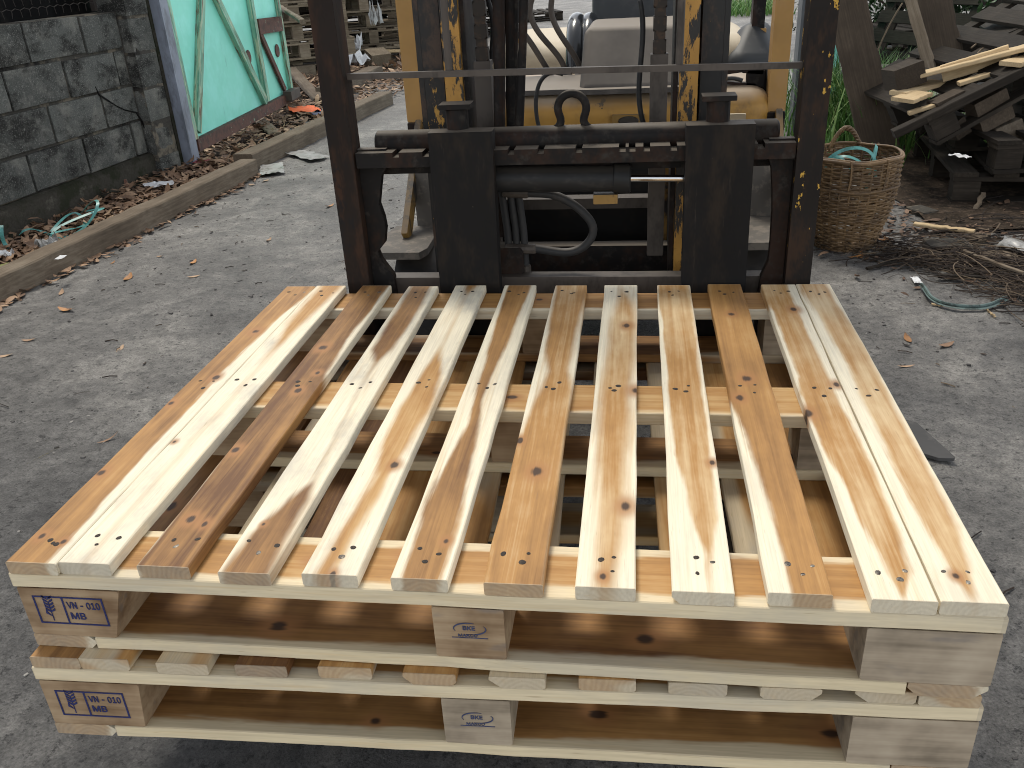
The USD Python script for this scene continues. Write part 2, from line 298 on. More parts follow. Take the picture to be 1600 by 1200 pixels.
old_wood('weathered_timber', (0.055, 0.042, 0.030), (0.135, 0.105, 0.075), (0.25, 0.21, 0.16))
old_wood('grey_pallet_wood', (0.07, 0.053, 0.035), (0.17, 0.135, 0.094), (0.33, 0.275, 0.205))
old_wood('dark_pallet_wood', (0.0075, 0.006, 0.0045), (0.021, 0.0165, 0.012), (0.050, 0.040, 0.030))
old_wood('brown_plank_wood', (0.026, 0.020, 0.0145), (0.054, 0.041, 0.029), (0.10, 0.077, 0.055))
old_wood('pale_plank_wood', (0.28, 0.20, 0.11), (0.48, 0.36, 0.21), (0.62, 0.50, 0.32), obj=0.15)
BLK, RUST, DUST = (0.0085, 0.0075, 0.007), (0.022, 0.012, 0.008), (0.10, 0.085, 0.068)
layered('black_steel', BLK, [('noise', RUST, (9, 9, 6), .46, .62), ('noise', (0.028, 0.024, 0.02), (30, 30, 30), .5, .7), ('top', DUST, .6, 1.0)], rough=.62, spec=.14, bump=((60, 60, 60), .3, .002), rough_var=.15)
layered('fork_steel', (0.0065, 0.006, 0.0058), [('noise', (0.017, 0.0125, 0.009), (11, 11, 4), .46, .66), ('noise', (0.030, 0.024, 0.019), (45, 45, 5), .60, .74), ('noise', (0.075, 0.06, 0.045), (90, 90, 60), .70, .76), ('top', DUST, .5, .9)], rough=.6, spec=.14, bump=((70, 70, 50), .25, .0015), rough_var=.12)
layered('shadow_steel', (0.006, 0.0055, 0.005), [('noise', (0.016, 0.012, 0.009), (9, 9, 9), .5, .68)], rough=.6, spec=.15)  # interior shade of the truck put into the colour: darker steel without dust
layered('rusty_post_steel', (0.013, 0.009, 0.007), [('noise', (0.034, 0.017, 0.010), (14, 14, 4), .45, .62), ('noise', (0.010, 0.009, 0.009), (20, 20, 10), .55, .66), ('top', DUST, .6, .95)], rough=.62, spec=.14, bump=((80, 80, 40), .35, .002))
layered('chipped_post_steel', (0.012, 0.0095, 0.008), [('noise', (0.028, 0.016, 0.010), (14, 14, 5), .48, .62), ('noise', (0.42, 0.25, 0.045), (38, 38, 22), .635, .655, 4), ('top', DUST, .6, .95)], rough=.62, spec=.14, bump=((80, 80, 40), .35, .002))
layered('worn_yellow_rail', (0.34, 0.175, 0.034), [('noise', (0.016, 0.014, 0.012), (26, 26, 7), .49, .52, 6), ('noise', (0.09, 0.05, 0.02), (60, 60, 60), .62, .68)], rough=.5, var=(9, .3), bump=((90, 90, 60), .25, .001))
layered('dark_worn_rail', (0.010, 0.009, 0.008), [('noise', (0.40, 0.215, 0.04), (24, 24, 8), .60, .625, 6), ('noise', (0.045, 0.026, 0.016), (14, 14, 9), .5, .65)], rough=.5, bump=((90, 90, 60), .25, .001))
layered('truck_yellow', (0.30, 0.16, 0.03), [('noise', (0.15, 0.085, 0.03), (7, 7, 5), .48, .68), ('noise', (0.02, 0.017, 0.014), (16, 16, 9), .66, .71), ('top', (0.30, 0.23, 0.155), .35, .9)], rough=.5, var=(10, .2))
layered('pillar_yellow', (0.30, 0.165, 0.045), [('noise', (0.30, 0.17, 0.06), (8, 8, 5), .48, .66), ('noise', (0.035, 0.03, 0.027), (12, 12, 9), .67, .70)], rough=.55, var=(10, .15))
layered('dirty_yellow_frame', (0.20, 0.115, 0.028), [('noise', (0.012, 0.011, 0.010), (10, 10, 7), .46, .58), ('top', DUST, .5, .9)], rough=.55)
layered('pale_counterweight', (0.33, 0.26, 0.165), [('noise', (0.25, 0.19, 0.11), (9, 9, 9), .5, .7), ('top', (0.45, 0.38, 0.27), .4, .9)], rough=.6)
layered('grey_cowl', (0.060, 0.053, 0.047), [('noise', (0.085, 0.075, 0.066), (12, 12, 12), .45, .7), ('top', (0.19, 0.165, 0.135), .2, .95)], rough=.7, spec=.3, bump=((300, 300, 300), .15, .0006))
layered('dark_vinyl', (0.016, 0.018, 0.019), [('noise', (0.03, 0.03, 0.03), (20, 20, 20), .5, .7)], rough=.55)
layered('gloss_black', (0.008, 0.009, 0.010), [], rough=.18, spec=.6)
layered('black_rubber', (0.012, 0.012, 0.012), [('noise', (0.035, 0.030, 0.026), (25, 25, 25), .5, .75), ('top', (0.07, 0.06, 0.05), .6, .95)], rough=.6)
layered('black_hydraulic', (0.010, 0.010, 0.010), [('noise', (0.026, 0.024, 0.022), (14, 30, 30), .5, .7), ('top', (0.05, 0.044, 0.037), .5, .95)], rough=.48, spec=.25)
layered('brown_grey_steel', (0.055, 0.044, 0.035), [('noise', (0.025, 0.019, 0.014), (10, 10, 5), .48, .65)], rough=.6)
layered('chrome', (0.75, 0.75, 0.76), [], rough=.12, metallic=1.0, var=(6, .02))
layered('chain_steel', (0.022, 0.017, 0.013), [('noise', (0.05, 0.03, 0.018), (40, 40, 40), .5, .65)], rough=.45, metallic=.4)
layered('step_plate', (0.075, 0.066, 0.055), [('noise', (0.13, 0.11, 0.088), (18, 18, 18), .48, .62)], rough=.75)
layered('turquoise_paint', (0.225, 0.69, 0.555), [('noise', (0.27, 0.74, 0.63), (3, 3, 3), .45, .65), ('noise', (0.10, 0.36, 0.28), (14, 14, 2.2), .63, .75), ('noise', (0.12, 0.06, 0.03), (60, 60, 50), .725, .74)], rough=.5, var=(5, .06), bump=((5, 5, 5), .2, .01))
layered('turquoise_bar', (0.20, 0.42, 0.30), [('noise', (0.10, 0.24, 0.17), (24, 2.5, 24), .47, .6), ('noise', (0.42, 0.46, 0.31), (50, 4, 50), .52, .60), ('noise', (0.12, 0.055, 0.028), (40, 3.2, 40), .56, .62)], rough=.6)
layered('rusty_bar', (0.095, 0.042, 0.028), [('noise', (0.05, 0.026, 0.02), (20, 20, 20), .45, .62), ('noise', (0.22, 0.40, 0.29), (24, 24, 12), .64, .67)], rough=.75, bump=((90, 90, 90), .4, .002))
layered('galvanised_post', (0.21, 0.235, 0.285), [('noise', (0.13, 0.145, 0.17), (14, 14, 5), .45, .65), ('noise', (0.33, 0.35, 0.38), (30, 30, 6), .62, .72)], rough=.5, metallic=.25)
layered('grey_gate_post', (0.075, 0.082, 0.088), [('noise', (0.12, 0.125, 0.13), (14, 14, 5), .5, .65)], rough=.65)
CB = dict(rough=.92, spec=.15, bump=((170, 170, 170), .9, .004))
layered('cinder_block_stone', (0.080, 0.083, 0.076), [('noise', (0.15, 0.147, 0.130), (5, 5, 5), .46, .66), ('noise', (0.022, 0.022, 0.020), (3.2, 3.2, 5), .45, .62), ('noise', (0.26, 0.255, 0.235), (170, 170, 170), .56, .66), ('noise', (0.012, 0.012, 0.012), (120, 120, 120), .60, .68)], var=(220, .5), obj=.22, **CB)
layered('mortar', (0.055, 0.051, 0.044), [('noise', (0.15, 0.13, 0.10), (6, 6, 6), .48, .58), ('noise', (0.015, 0.014, 0.013), (4, 4, 4), .5, .66)], var=(150, .3), **CB)
layered('mossy_plinth', (0.042, 0.038, 0.030), [('noise', (0.020, 0.022, 0.012), (6, 6, 6), .45, .6), ('noise', (0.085, 0.078, 0.064), (7, 7, 9), .56, .68), ('noise', (0.16, 0.155, 0.14), (26, 26, 14), .70, .76)], var=(90, .3), **CB)
LEAF = [(0.0, (0.06, 0.036, 0.025)), (0.3, (0.15, 0.092, 0.058)), (0.65, (0.27, 0.165, 0.10)), (1.0, (0.44, 0.31, 0.20))]
layered('dry_leaf', (0.1, 0.05, 0.03), [('noise', (0.07, 0.042, 0.028), (60, 60, 60), .56, .74)], rough=.7, attr=LEAF, spec=.3)
layered('bright_leaf', (0.34, 0.155, 0.045), [('noise', (0.12, 0.06, 0.03), (50, 50, 50), .5, .66)], rough=.6, obj=.3)
layered('grass_blade', (0.05, 0.12, 0.02), [], rough=.55, attr=[(0, (0.022, 0.065, 0.010)), (.6, (0.085, 0.20, 0.035)), (1, (0.28, 0.34, 0.12))])
layered('bush_leaf', (0.03, 0.08, 0.015), [], rough=.5, attr=[(0, (0.008, 0.022, 0.007)), (.7, (0.022, 0.058, 0.016)), (1, (0.07, 0.13, 0.05))])
layered('twig', (0.06, 0.045, 0.03), [], rough=.8, attr=[(0, (0.012, 0.008, 0.006)), (.6, (0.042, 0.027, 0.018)), (1, (0.15, 0.11, 0.07))])
layered('teal_strap', (0.10, 0.32, 0.30), [('noise', (0.05, 0.16, 0.15), (30, 30, 30), .5, .65)], rough=.4, obj=.2)
layered('white_plastic', (0.62, 0.63, 0.64), [('noise', (0.40, 0.39, 0.36), (20, 20, 20), .5, .7)], rough=.35)
layered('grey_plastic', (0.30, 0.30, 0.29), [('noise', (0.15, 0.145, 0.13), (20, 20, 20), .48, .65)], rough=.3)
layered('orange_cloth', (0.72, 0.125, 0.025), [], rough=.7)
layered('blue_cloth', (0.035, 0.055, 0.13), [], rough=.7)
layered('red_cloth', (0.20, 0.03, 0.035), [], rough=.7)
layered('black_cloth', (0.006, 0.006, 0.006), [('noise', (0.016, 0.014, 0.012), (8, 8, 8), .5, .7)], rough=.95, spec=.1)
layered('wire_metal', (0.020, 0.015, 0.012), [], rough=.8)
layered('bamboo', (0.16, 0.097, 0.044), [('noise', (0.09, 0.055, 0.028), (14, 14, 10), .43, .62), ('noise', (0.26, 0.19, 0.105), (60, 60, 60), .58, .7), ('noise', (0.055, 0.032, 0.017), (9, 9, 9), .60, .72)], rough=.55, var=(60, .3))
layered('nail_steel', (0.16, 0.145, 0.12), [('noise', (0.04, 0.03, 0.025), (160, 160, 160), .45, .6)], rough=.45, metallic=.6, obj=.5)
layered('nail_hole', (0.022, 0.016, 0.012), [('noise', (0.06, 0.045, 0.03), (300, 300, 300), .5, .65)], rough=.8)
layered('stamp_ink', (0.012, 0.016, 0.075), [], rough=.8, var=(120, .4))
layered('faint_ink', (0.035, 0.045, 0.10), [], rough=.8, var=(120, .4))
layered('green_leaf', (0.16, 0.36, 0.06), [], rough=.5)
layered('rubber_scrap', (0.045, 0.044, 0.043), [('noise', (0.075, 0.072, 0.068), (20, 20, 20), .5, .7)], rough=.7)

# ------------------------------------------------------------------ ground: dark gritty concrete yard, one sheet to the horizon
def axis(lo, hi, step, far):
    a = list(np.arange(lo, hi + step/2, step)); s = step; x = hi
    while x < far: s *= 1.22; x += s; a.append(x)
    s = step; x = lo
    while x > -far: s *= 1.22; x -= s; a.insert(0, x)
    return np.array(a)
def gz(x, y):
    x, y = np.asarray(x, float), np.asarray(y, float); o = np.zeros_like(x)
    p = lambda s: np.stack([x*s, y*s, o], -1)
    w = np.clip((np.hypot(x - .6, y - 1.5) - 12)/10, 0, 1)
    z = .016*(meshkit.fbm(p(1.3), 3, 3) - .5) + .012*(meshkit.fbm(p(9), 3, 11) - .5) + .005*(meshkit.fbm(p(40), 2, 21) - .5)
    return z*(1 - w) - .004
gx_, gy_ = axis(-3.2, 3.4, .022, 120), axis(-.6, 5.2, .022, 160)
XX, YY = np.meshgrid(gx_, gy_); ZZ = gz(XX, YY); nx = len(gx_)
ii, jj = np.meshgrid(np.arange(len(gy_) - 1), np.arange(nx - 1), indexing='ij')
quad = np.stack([ii*nx + jj, ii*nx + jj + 1, (ii + 1)*nx + jj + 1, (ii + 1)*nx + jj], -1).reshape(-1, 4)
M('yard_ground', {
    'tc': ('texture_coordinate', {}),
    'n1': ('noise_texture', {'scale': 2.1, 'detail': 7.0, 'roughness': 0.68, 'distortion': .4}), 'n2': ('noise_texture', {'scale': 17.0, 'detail': 10.0, 'roughness': 0.78}),
    'n3': ('noise_texture', {'scale': 60.0, 'detail': 8.0, 'roughness': 0.8}), 'n4': ('noise_texture', {'scale': 26.0, 'detail': 8.0, 'roughness': .8, 'distortion': .6}), 'n5': ('noise_texture', {'scale': 190.0, 'detail': 4.0, 'roughness': .7}),
    'r1': ('rgb_ramp', {'ramp': [(.36, (0.086, 0.083, 0.079)), (.50, (0.140, 0.135, 0.127)), (.62, (0.215, 0.206, 0.190))]}),
    'm2': ('map_range', {'from_min': .30, 'from_max': .70, 'to_min': .40, 'to_max': 1.6}), 'h2': ('hsv', {}), 'm5': ('map_range', {'from_min': .3, 'from_max': .7, 'to_min': .55, 'to_max': 1.45}), 'h5': ('hsv', {}),
    'm3': ('map_range', {'range_type': 'smoothstep', 'from_min': .53, 'from_max': .62, 'to_max': .88, 'clamp': True}), 'x3': ('mix', {'color2': (0.018, 0.0175, 0.017)}),
    'm4': ('map_range', {'range_type': 'smoothstep', 'from_min': .57, 'from_max': .68, 'to_max': .6, 'clamp': True}), 'x4': ('mix', {'color2': (0.24, 0.233, 0.215)}),
    # sheen falloff painted into the ground colour, darker under and left of the pallets
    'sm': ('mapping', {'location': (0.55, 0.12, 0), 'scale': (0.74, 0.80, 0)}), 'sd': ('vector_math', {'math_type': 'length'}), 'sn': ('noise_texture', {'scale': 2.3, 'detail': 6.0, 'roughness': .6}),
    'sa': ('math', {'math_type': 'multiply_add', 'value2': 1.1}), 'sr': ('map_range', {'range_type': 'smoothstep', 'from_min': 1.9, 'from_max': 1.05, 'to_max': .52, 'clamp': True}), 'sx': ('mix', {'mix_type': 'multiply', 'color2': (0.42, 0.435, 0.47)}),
    'add': ('math', {'math_type': 'multiply_add', 'value2': .6}), 'add2': ('math', {'math_type': 'multiply_add', 'value2': .25}), 'b': ('bump', {'strength': 1.0, 'distance': .011}),
    'rr': ('map_range', {'from_min': .3, 'from_max': .7, 'to_min': .45, 'to_max': .8}),
    'p': ('principled_bsdf', {'specular_ior_level': .45, 'roughness': .6})},
  [('tc.object', f'{k}.vector') for k in ('n1', 'n2', 'n3', 'n4', 'n5', 'sm', 'sn')] +
  [('n1.fac', 'r1.fac'), ('r1.color', 'h2.color'), ('n2.fac', 'm2.value'), ('m2.result', 'h2.value'), ('h2.color', 'h5.color'), ('n5.fac', 'm5.value'), ('m5.result', 'h5.value'), ('h5.color', 'x3.color1'), ('n3.fac', 'm3.value'), ('m3.result', 'x3.fac'),
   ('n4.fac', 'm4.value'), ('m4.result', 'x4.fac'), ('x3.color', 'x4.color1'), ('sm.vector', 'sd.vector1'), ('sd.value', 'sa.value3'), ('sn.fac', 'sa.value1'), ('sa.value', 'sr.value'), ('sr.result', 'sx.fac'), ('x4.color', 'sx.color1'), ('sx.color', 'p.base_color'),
   ('n3.fac', 'add.value1'), ('n2.fac', 'add.value3'), ('n5.fac', 'add2.value1'), ('add.value', 'add2.value3'), ('add2.value', 'b.height'), ('b.normal', 'p.normal'), ('n2.fac', 'rr.value'), ('rr.result', 'p.roughness')])
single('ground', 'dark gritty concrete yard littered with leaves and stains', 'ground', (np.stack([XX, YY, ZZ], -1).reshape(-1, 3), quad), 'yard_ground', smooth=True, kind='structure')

# loose grit on the yard
g = G()
for _ in range(1800):
    x, y = rng.uniform(-2.2, 2.4), rng.uniform(-.5, 5.0)
    if -.1 < x < 1.3 and -.1 < y < 1.1: continue
    r = .0012 + .0035*rng.random()**3 + .0004*max(y, 0); v, f = cbox((rng.uniform(1.5, 4)*r, 1.6*r, .8*r), r*.3)
    v = v @ rotz(rng.uniform(0, 6.3)).T; g.add(v + [x, y, float(gz(x, y)) + r*.3], f, rng.uniform(0, 1))
layered('grit', (.1, .1, .1), [], rough=.8, attr=[(0, (0.03, 0.028, 0.027)), (.6, (0.10, 0.095, 0.09)), (1, (0.24, 0.23, 0.21))])
single('grit', 'loose grit and crumbs scattered over the concrete yard', 'grit', g, 'grit', kind='stuff', tint=g.tint())

# ------------------------------------------------------------------ where a picture point lies in a known plane of the place (the photograph was measured with these)
def ray(px, py): return FZ + (px - 800)/FPX*RX - (py - 600)/FPX*UY
def on_z(px, py, z=0.0): d = ray(px, py); return CAM + (z - CAM[2])/d[2]*d
def on_y(px, py, y): d = ray(px, py); return CAM + (y - CAM[1])/d[1]*d
def on_pl(px, py, p, nrm): d = ray(px, py); return CAM + np.dot(np.asarray(p) - CAM, nrm)/np.dot(d, nrm)*d

# ------------------------------------------------------------------ the block wall on the left
def wallx(y): return -2.19 + .109*(y - 3)
WD = np.array([.109, 1.0, 0]); WD /= np.linalg.norm(WD); WN = np.array([WD[1], -WD[0], 0])      # along the wall, and out of it towards the yard
WROT = np.stack([WN, WD, [0, 0, 1.0]], 1)
def wp(y, out, z): return np.array([wallx(y), y, z]) + WN*out
wall = thing('block_wall', 'dark grey cinder block wall with a crack and mossy plinth, left of the yard', 'wall', (wallx(3), 3, 0))
g = G(); L = (4.16 - 0.6)*math.hypot(1, .109)
g.cbox(wp(2.38, -.075, .5), (.13, L, .86), .004, WROT)
part(wall, 'mortar_bed', g, 'mortar')
g = G(); n = 40; ys = np.linspace(.6, 4.12, n); pv = []
for y in ys:
    e = .025*(meshkit.fbm(np.array([[y*4, 1, 2]]), 3, 5)[0] - .5)
    pv.append([wp(y, .02 + e, -.05), wp(y, .025 + e, .13 + e), wp(y, .012, .155), wp(y, -.06, .16)])
pv = np.array(pv).reshape(-1, 3); i, j = np.meshgrid(np.arange(n - 1), np.arange(3), indexing='ij')
g.add(pv, np.stack([i*4 + j, i*4 + j + 1, (i + 1)*4 + j + 1, (i + 1)*4 + j], -1).reshape(-1, 4)[:, ::-1])
part(wall, 'plinth', g, 'mossy_plinth', smooth=40)
def block_mesh(sx, sy, sz, seed):
    b = trimesh.creation.box((sx, sy, sz)); b = b.subdivide().subdivide(); v = np.array(b.vertices)
    h = np.array([sx, sy, sz])/2; e = (np.abs(np.abs(v) - h) < 1e-6).sum(1)
    v *= np.where(e[:, None] >= 2, 1 - .0035/h, 1)
    v += .003*(np.stack([meshkit.noise(v*23 + 9*k, seed + k) for k in range(3)], 1) - .5)
    return v, b.faces
for row in range(4):
    z0 = .158 + .194*row
    off = {3: 3.385, 2: 3.592, 1: 3.405, 0: 3.59}[row]
    y = off - .412*7
    ks = np.array([off + .412*k for k in range(-7, 3)])
    for a in ks:
        lo, hi = max(a, .62), min(a + .412, 4.105)
        if hi - lo < .06: continue
        ym = (lo + hi)/2; ln = (hi - lo)*math.hypot(1, .109) - .011
        v, f = block_mesh(.13, ln, .184, row*17 + int(a*10))
        tilt = rotx(rng.normal(0, .004))
        part(wall, 'cinder_block', (v @ (WROT @ tilt).T + wp(ym, -.065 + rng.normal(0, .0025) + .004, z0 + .097 + rng.normal(0, .002)), f), 'cinder_block_stone', smooth=30)
# the crack as an open dark groove: a jagged strip standing in a cut joint line
ck = [(120, 98), (122, 112), (133, 122), (147, 133), (155, 148), (170, 158), (182, 166), (195, 172), (213, 176), (222, 190), (226, 200)]
g = G(); pts = [on_pl(px, py, wp(3, 0.0035, 0), WN) for px, py in ck]
for a, b in zip(pts[:-1], pts[1:]):
    g.beam(a, b + (b - a)*.1, .006 + .004*rng.random(), .005, .001, up=WN)
part(wall, 'crack', g, 'black_cloth')
# pillar of blocks, a little proud of the wall
pil = thing('block_pillar', 'narrow cinder block pillar standing proud at the end of the block wall', 'pillar', (-2.06, 4.2, 0))
PZ = [0, .135, .325, .515, .705, .895, 1.085, 1.275]
for k in range(len(PZ) - 1):
    v, f = block_mesh(.19, .205, PZ[k+1] - PZ[k] - .01, 70 + k)
    part(pil, 'pillar_block', (v @ WROT.T + [wallx(4.2) - .035 + .01*rng.normal()*.3, 4.222, (PZ[k] + PZ[k+1])/2], f), 'cinder_block_stone', smooth=30)
g = G(); g.cbox((wallx(4.2) - .035, 4.222, .62), (.18, .198, 1.26), .004, WROT); part(pil, 'mortar_core', g, 'mortar')
g = G(); g.ab((wallx(4.2) - .20, 4.332, 0), (-2.0, 4.366, 1.27), .006); part(pil, 'jamb', g, 'mossy_plinth')  # added dark slab standing in for the shadow between pillar and post
# chicken wire on the wall and black netting behind it
fence = thing('chicken_wire_fence', 'rusty hexagonal chicken wire strung above the block wall', 'wire fence', (wallx(3), 3, .94))
g = G(); c = .03
def wpt(s, z): return wp(.6, -.05, .94) + WD*s + np.array([0, 0, z])
for r in range(11):
    for q in range(58):
        s0 = q*c*2 + (c if r % 2 else 0); z0 = r*c*1.7
        j = lambda: rng.normal(0, .0025)
        A = wpt(s0 + j(), z0 + .3*c); B = wpt(s0 + j(), z0 + 1.4*c); Cc = wpt(s0 + c + j(), z0 + 1.7*c); D = wpt(s0 - c + j(), z0 + 1.7*c)
        for a, b in ((A, B), (B, Cc), (B, D)): g.beam(a, b, .0022, .0022, .0005)
part(fence, 'wire_mesh', g, 'wire_metal')
for s in (0.05, 1.75, 3.45):
    g = G(); g.ab(np.array([-.012, -.012, 0]) + wpt(s, 0) + WN*-.02, np.array([.012, .012, .6]) + wpt(s, 0) + WN*-.02); part(fence, 'fence_post', g, 'wire_metal')
g = G(); n = 50; pv = []
for k in range(n):
    s = k/(n - 1)*4.1 - .1; o = -.22 + .035*math.sin(k*1.3) + .03*math.sin(k*.37)
    pv += [wpt(s, -.9) + WN*(o + .01), wpt(s, .62) + WN*o]
g.add(pv, [[2*k, 2*k + 2, 2*k + 3, 2*k + 1] for k in range(n - 1)])
single('shade_netting', 'black shade netting hanging behind the chicken wire', 'netting', g, 'black_cloth', smooth=True)
# steel gate post on the left
gp = thing('steel_gate_post', 'blue-grey steel gate post between the block pillar and the turquoise gate', 'gate post', (-1.98, 4.37, 0))
g = G(); g.cbox((-1.972, 4.374, .68), (.068, .012, 1.40), .002); part(gp, 'front_flange', g, 'galvanised_post')
g = G(); g.cbox((-1.944, 4.42, .68), (.012, .078, 1.40), .002); part(gp, 'side_flange', g, 'galvanised_post')

# ------------------------------------------------------------------ turquoise gate, left leaf, swung open
GA, GB = np.array([-1.997, 4.523, .10]), np.array([-2.127, 6.661, .10])
GDI = (GB - GA); GL = np.linalg.norm(GDI); GDI /= GL; GN = np.array([GDI[1], -GDI[0], 0]); 
if GN @ (CAM - GA) < 0: GN = -GN
def gpt(px, py, out=0.0): return on_pl(px, py, GA, GN) + GN*out
gate = thing('turquoise_gate', 'turquoise sheet metal gate leaf with rusty frame, standing open on the left', 'gate', GA*[1, 1, 0])
g = G(); g.cbox(GA + GDI*GL/2 - GN*.012 + [0, 0, .72], (.004, GL - .02, 1.42), .001, np.stack([GN, GDI, [0, 0, 1.0]], 1)); part(gate, 'sheet', g, 'turquoise_paint')
GU = GN
def gbar(name, a, b, w, mat, t=.035, out=0.008, ext=0.0):
    p, q = gpt(*a, out), gpt(*b, out); d = q - p; q = q + d*ext
    m, Lb = frame(p, q, GN); v, f = cbox((w, Lb, t), .003); return part(gate, name, (v + [0, Lb/2, 0], f), mat, mat4=m)
def gvert(name, s, w, mat, z0=.0, z1=1.42):
    p = GA + GDI*s + [0, 0, z0]; q = GA + GDI*s + [0, 0, z1]
    m, Lb = frame(p, q, GN); v, f = cbox((w, Lb, .04), .003); return part(gate, name, (v + [0, Lb/2, 0], f), mat, mat4=m)
gvert('side_rail', .03, .055, 'turquoise_bar'); gvert('side_rail', GL - .03, .06, 'turquoise_bar')
gbar('brace', (306, 206), (312, 0), .06, 'turquoise_bar', ext=.35)
gbar('brace', (413, 160), (337, 0), .06, 'turquoise_bar', ext=.35)
gbar('upright', (415, 158), (388, 0), .055, 'turquoise_bar', ext=.35, out=.012)
gbar('brace', (444, 141), (404, 50), .05, 'rusty_bar', t=.02)
gbar('cross_bar', (401, 42), (437, 37), .11, 'rusty_bar', t=.03)
gbar('bottom_rail', (303, 228), (457, 148), .075, 'rusty_bar', t=.04, out=.014)
for a in ((389, 89), (434, 79)):
    c0 = gpt(*a, -.004); g = G(); v, f = cyl(c0 - GN*.002, c0 + GN*.004, .05, 14, .001); g.add(v, f); part(gate, 'rust_patch', g, 'rusty_bar')
g = G(); g.beam(gpt(440, 151, .05), gpt(454, 144, .05), .07, .07, .004); part(gate, 'latch_box', g, 'brown_grey_steel')
# right leaf, swung open on the far side
RA, RB = np.array([1.93, 5.30, .10]), np.array([2.62, 7.9, .10]); RD = RB - RA; RLn = np.linalg.norm(RD); RD /= RLn; RN = np.array([-RD[1], RD[0], 0])
rg = thing('turquoise_gate', 'narrow-looking turquoise gate leaf behind the right backrest post, beside the leaning plank', 'gate', RA*[1, 1, 0])
g = G(); g.cbox(RA + RD*RLn/2 + [0, 0, .72], (.004, RLn, 1.42), .001, np.stack([RN, RD, [0, 0, 1.0]], 1)); part(rg, 'sheet', g, 'turquoise_paint')
for s in (.03, RLn - .03):
    g = G(); g.cbox(RA + RD*s + [0, 0, .72] + RN*.024, (.04, .06, 1.44), .003, np.stack([RN, RD, [0, 0, 1.0]], 1)); part(rg, 'side_rail', g, 'turquoise_bar')
g = G(); g.cbox(RA + RD*RLn/2 + [0, 0, .03] + RN*.024, (.038, RLn - .12, .06), .003, np.stack([RN, RD, [0, 0, 1.0]], 1)); part(rg, 'bottom_rail', g, 'rusty_bar')
rp = thing('grey_gate_post', 'broad dull grey gate post right of the forklift, strap tied round it', 'gate post', (1.80, 5.0, 0))
g = G(); g.ab((1.745, 4.96, -.02), (1.885, 4.975, 1.5), .003); part(rp, 'front_flange', g, 'grey_gate_post')
g = G(); g.ab((1.745, 4.976, -.02), (1.757, 5.10, 1.5), .003); part(rp, 'side_flange', g, 'grey_gate_post')

# ------------------------------------------------------------------ timbers on the ground, left
def timber(name, label, cat, p0, p1, w, h, mat, group=None, ch=.006, seg=14, wob=.004, up=(0, 0, 1), parent=None):
    m, L = frame(p0, p1, up); n = seg; cs = np.array([(-w/2 + ch, 0), (w/2 - ch, 0), (w/2, ch), (w/2, h - ch), (w/2 - ch, h), (-w/2 + ch, h), (-w/2, h - ch), (-w/2, ch)])
    V = []
    for k in range(n):
        t = k/(n - 1)*L; dx = wob*(rng.random() - .5)*2; dz = wob*(rng.random() - .5)
        V.append(np.c_[cs[:, 0]*(1 + .03*rng.normal()) + dx, np.full(8, t), cs[:, 1] + dz*(cs[:, 1] > h/2)])
    V = np.vstack(V); i, j = np.meshgrid(np.arange(n - 1), np.arange(8), indexing='ij')
    F = np.stack([i*8 + j, (i + 1)*8 + j, (i + 1)*8 + (j + 1) % 8, i*8 + (j + 1) % 8], -1).reshape(-1, 4)
    F = np.vstack([F[:, [0, 1, 2]], F[:, [0, 2, 3]], [[0, k, k + 1] for k in range(1, 7)], [[(n - 1)*8, (n - 1)*8 + k + 1, (n - 1)*8 + k] for k in range(1, 7)]])
    t = trimesh.Trimesh(V, F, process=False); t.fix_normals()
    if parent: return part(parent, name, t, mat, smooth=30, mat4=m)
    return single(name, label, cat, t, mat, smooth=30, group=group, mat4=m)
timber('kerb_timber', 'long weathered timber edging the leaf litter in front of the block wall', 'timber', (-1.735, 1.75, -.01), (-1.485, 4.17, -.01), .105, .105, 'weathered_timber', seg=30)
timber('kerb_timber', 'weathered timber lying below the turquoise gate, behind the first timber', 'timber', (-1.57, 4.28, -.01), (-1.33, 6.75, -.01), .12, .11, 'weathered_timber', seg=30)
timber('kerb_timber', 'short far timber ending beside the plastic bags, beyond the long ones', 'timber', (-1.93, 6.9, -.01), (-1.86, 8.35, -.01), .15, .14, 'weathered_timber')

# ------------------------------------------------------------------ leaf litter
def leaf_mesh(l, w, curl, twist):
    t = np.linspace(0, 1, 5); ww = w*np.sin(np.pi*np.clip(t, .04, .97))**.8
    c = np.stack([0*t, l*(t - .5), curl*l*(t - .5)**2*2], -1); e = np.stack([ww/2, 0*t, .35*curl*ww + .0*t], -1)
    th = twist*(t - .5); R_ = np.stack([np.cos(th)*e[:, 0], 0*t, np.sin(th)*e[:, 0] + e[:, 2]], -1); R2 = np.stack([-np.cos(th)*e[:, 0], 0*t, -np.sin(th)*e[:, 0] + e[:, 2]], -1)
    V = np.vstack([c + R2, c, c + R_]); F = []
    for k in range(4): F += [[k, k + 1, 6 + k, 5 + k], [5 + k, 6 + k, 11 + k, 10 + k]]
    F = np.array(F)[:, ::-1]
    return V, F
def litter(g, n, place, size=(.05, .11), zmax=.05, flat=.5):
    for _ in range(n):
        x, y, h = place(); l = rng.uniform(*size); v, f = leaf_mesh(l, l*rng.uniform(.22, .5), rng.uniform(-.3, .45), rng.uniform(-.9, .9))
        Rm = rotz(rng.uniform(0, 6.3)) @ rotx(rng.normal(0, flat*.8)) @ roty(rng.normal(0, flat*.9))
        v = v @ Rm.T; z = float(gz(x, y)) - min(v[:, 2].min(), 0)*.8 + h*rng.random()
        g.add(v + [x, y, z + .002], f, np.clip(rng.normal(.5, .25), 0, 1))
g = G()
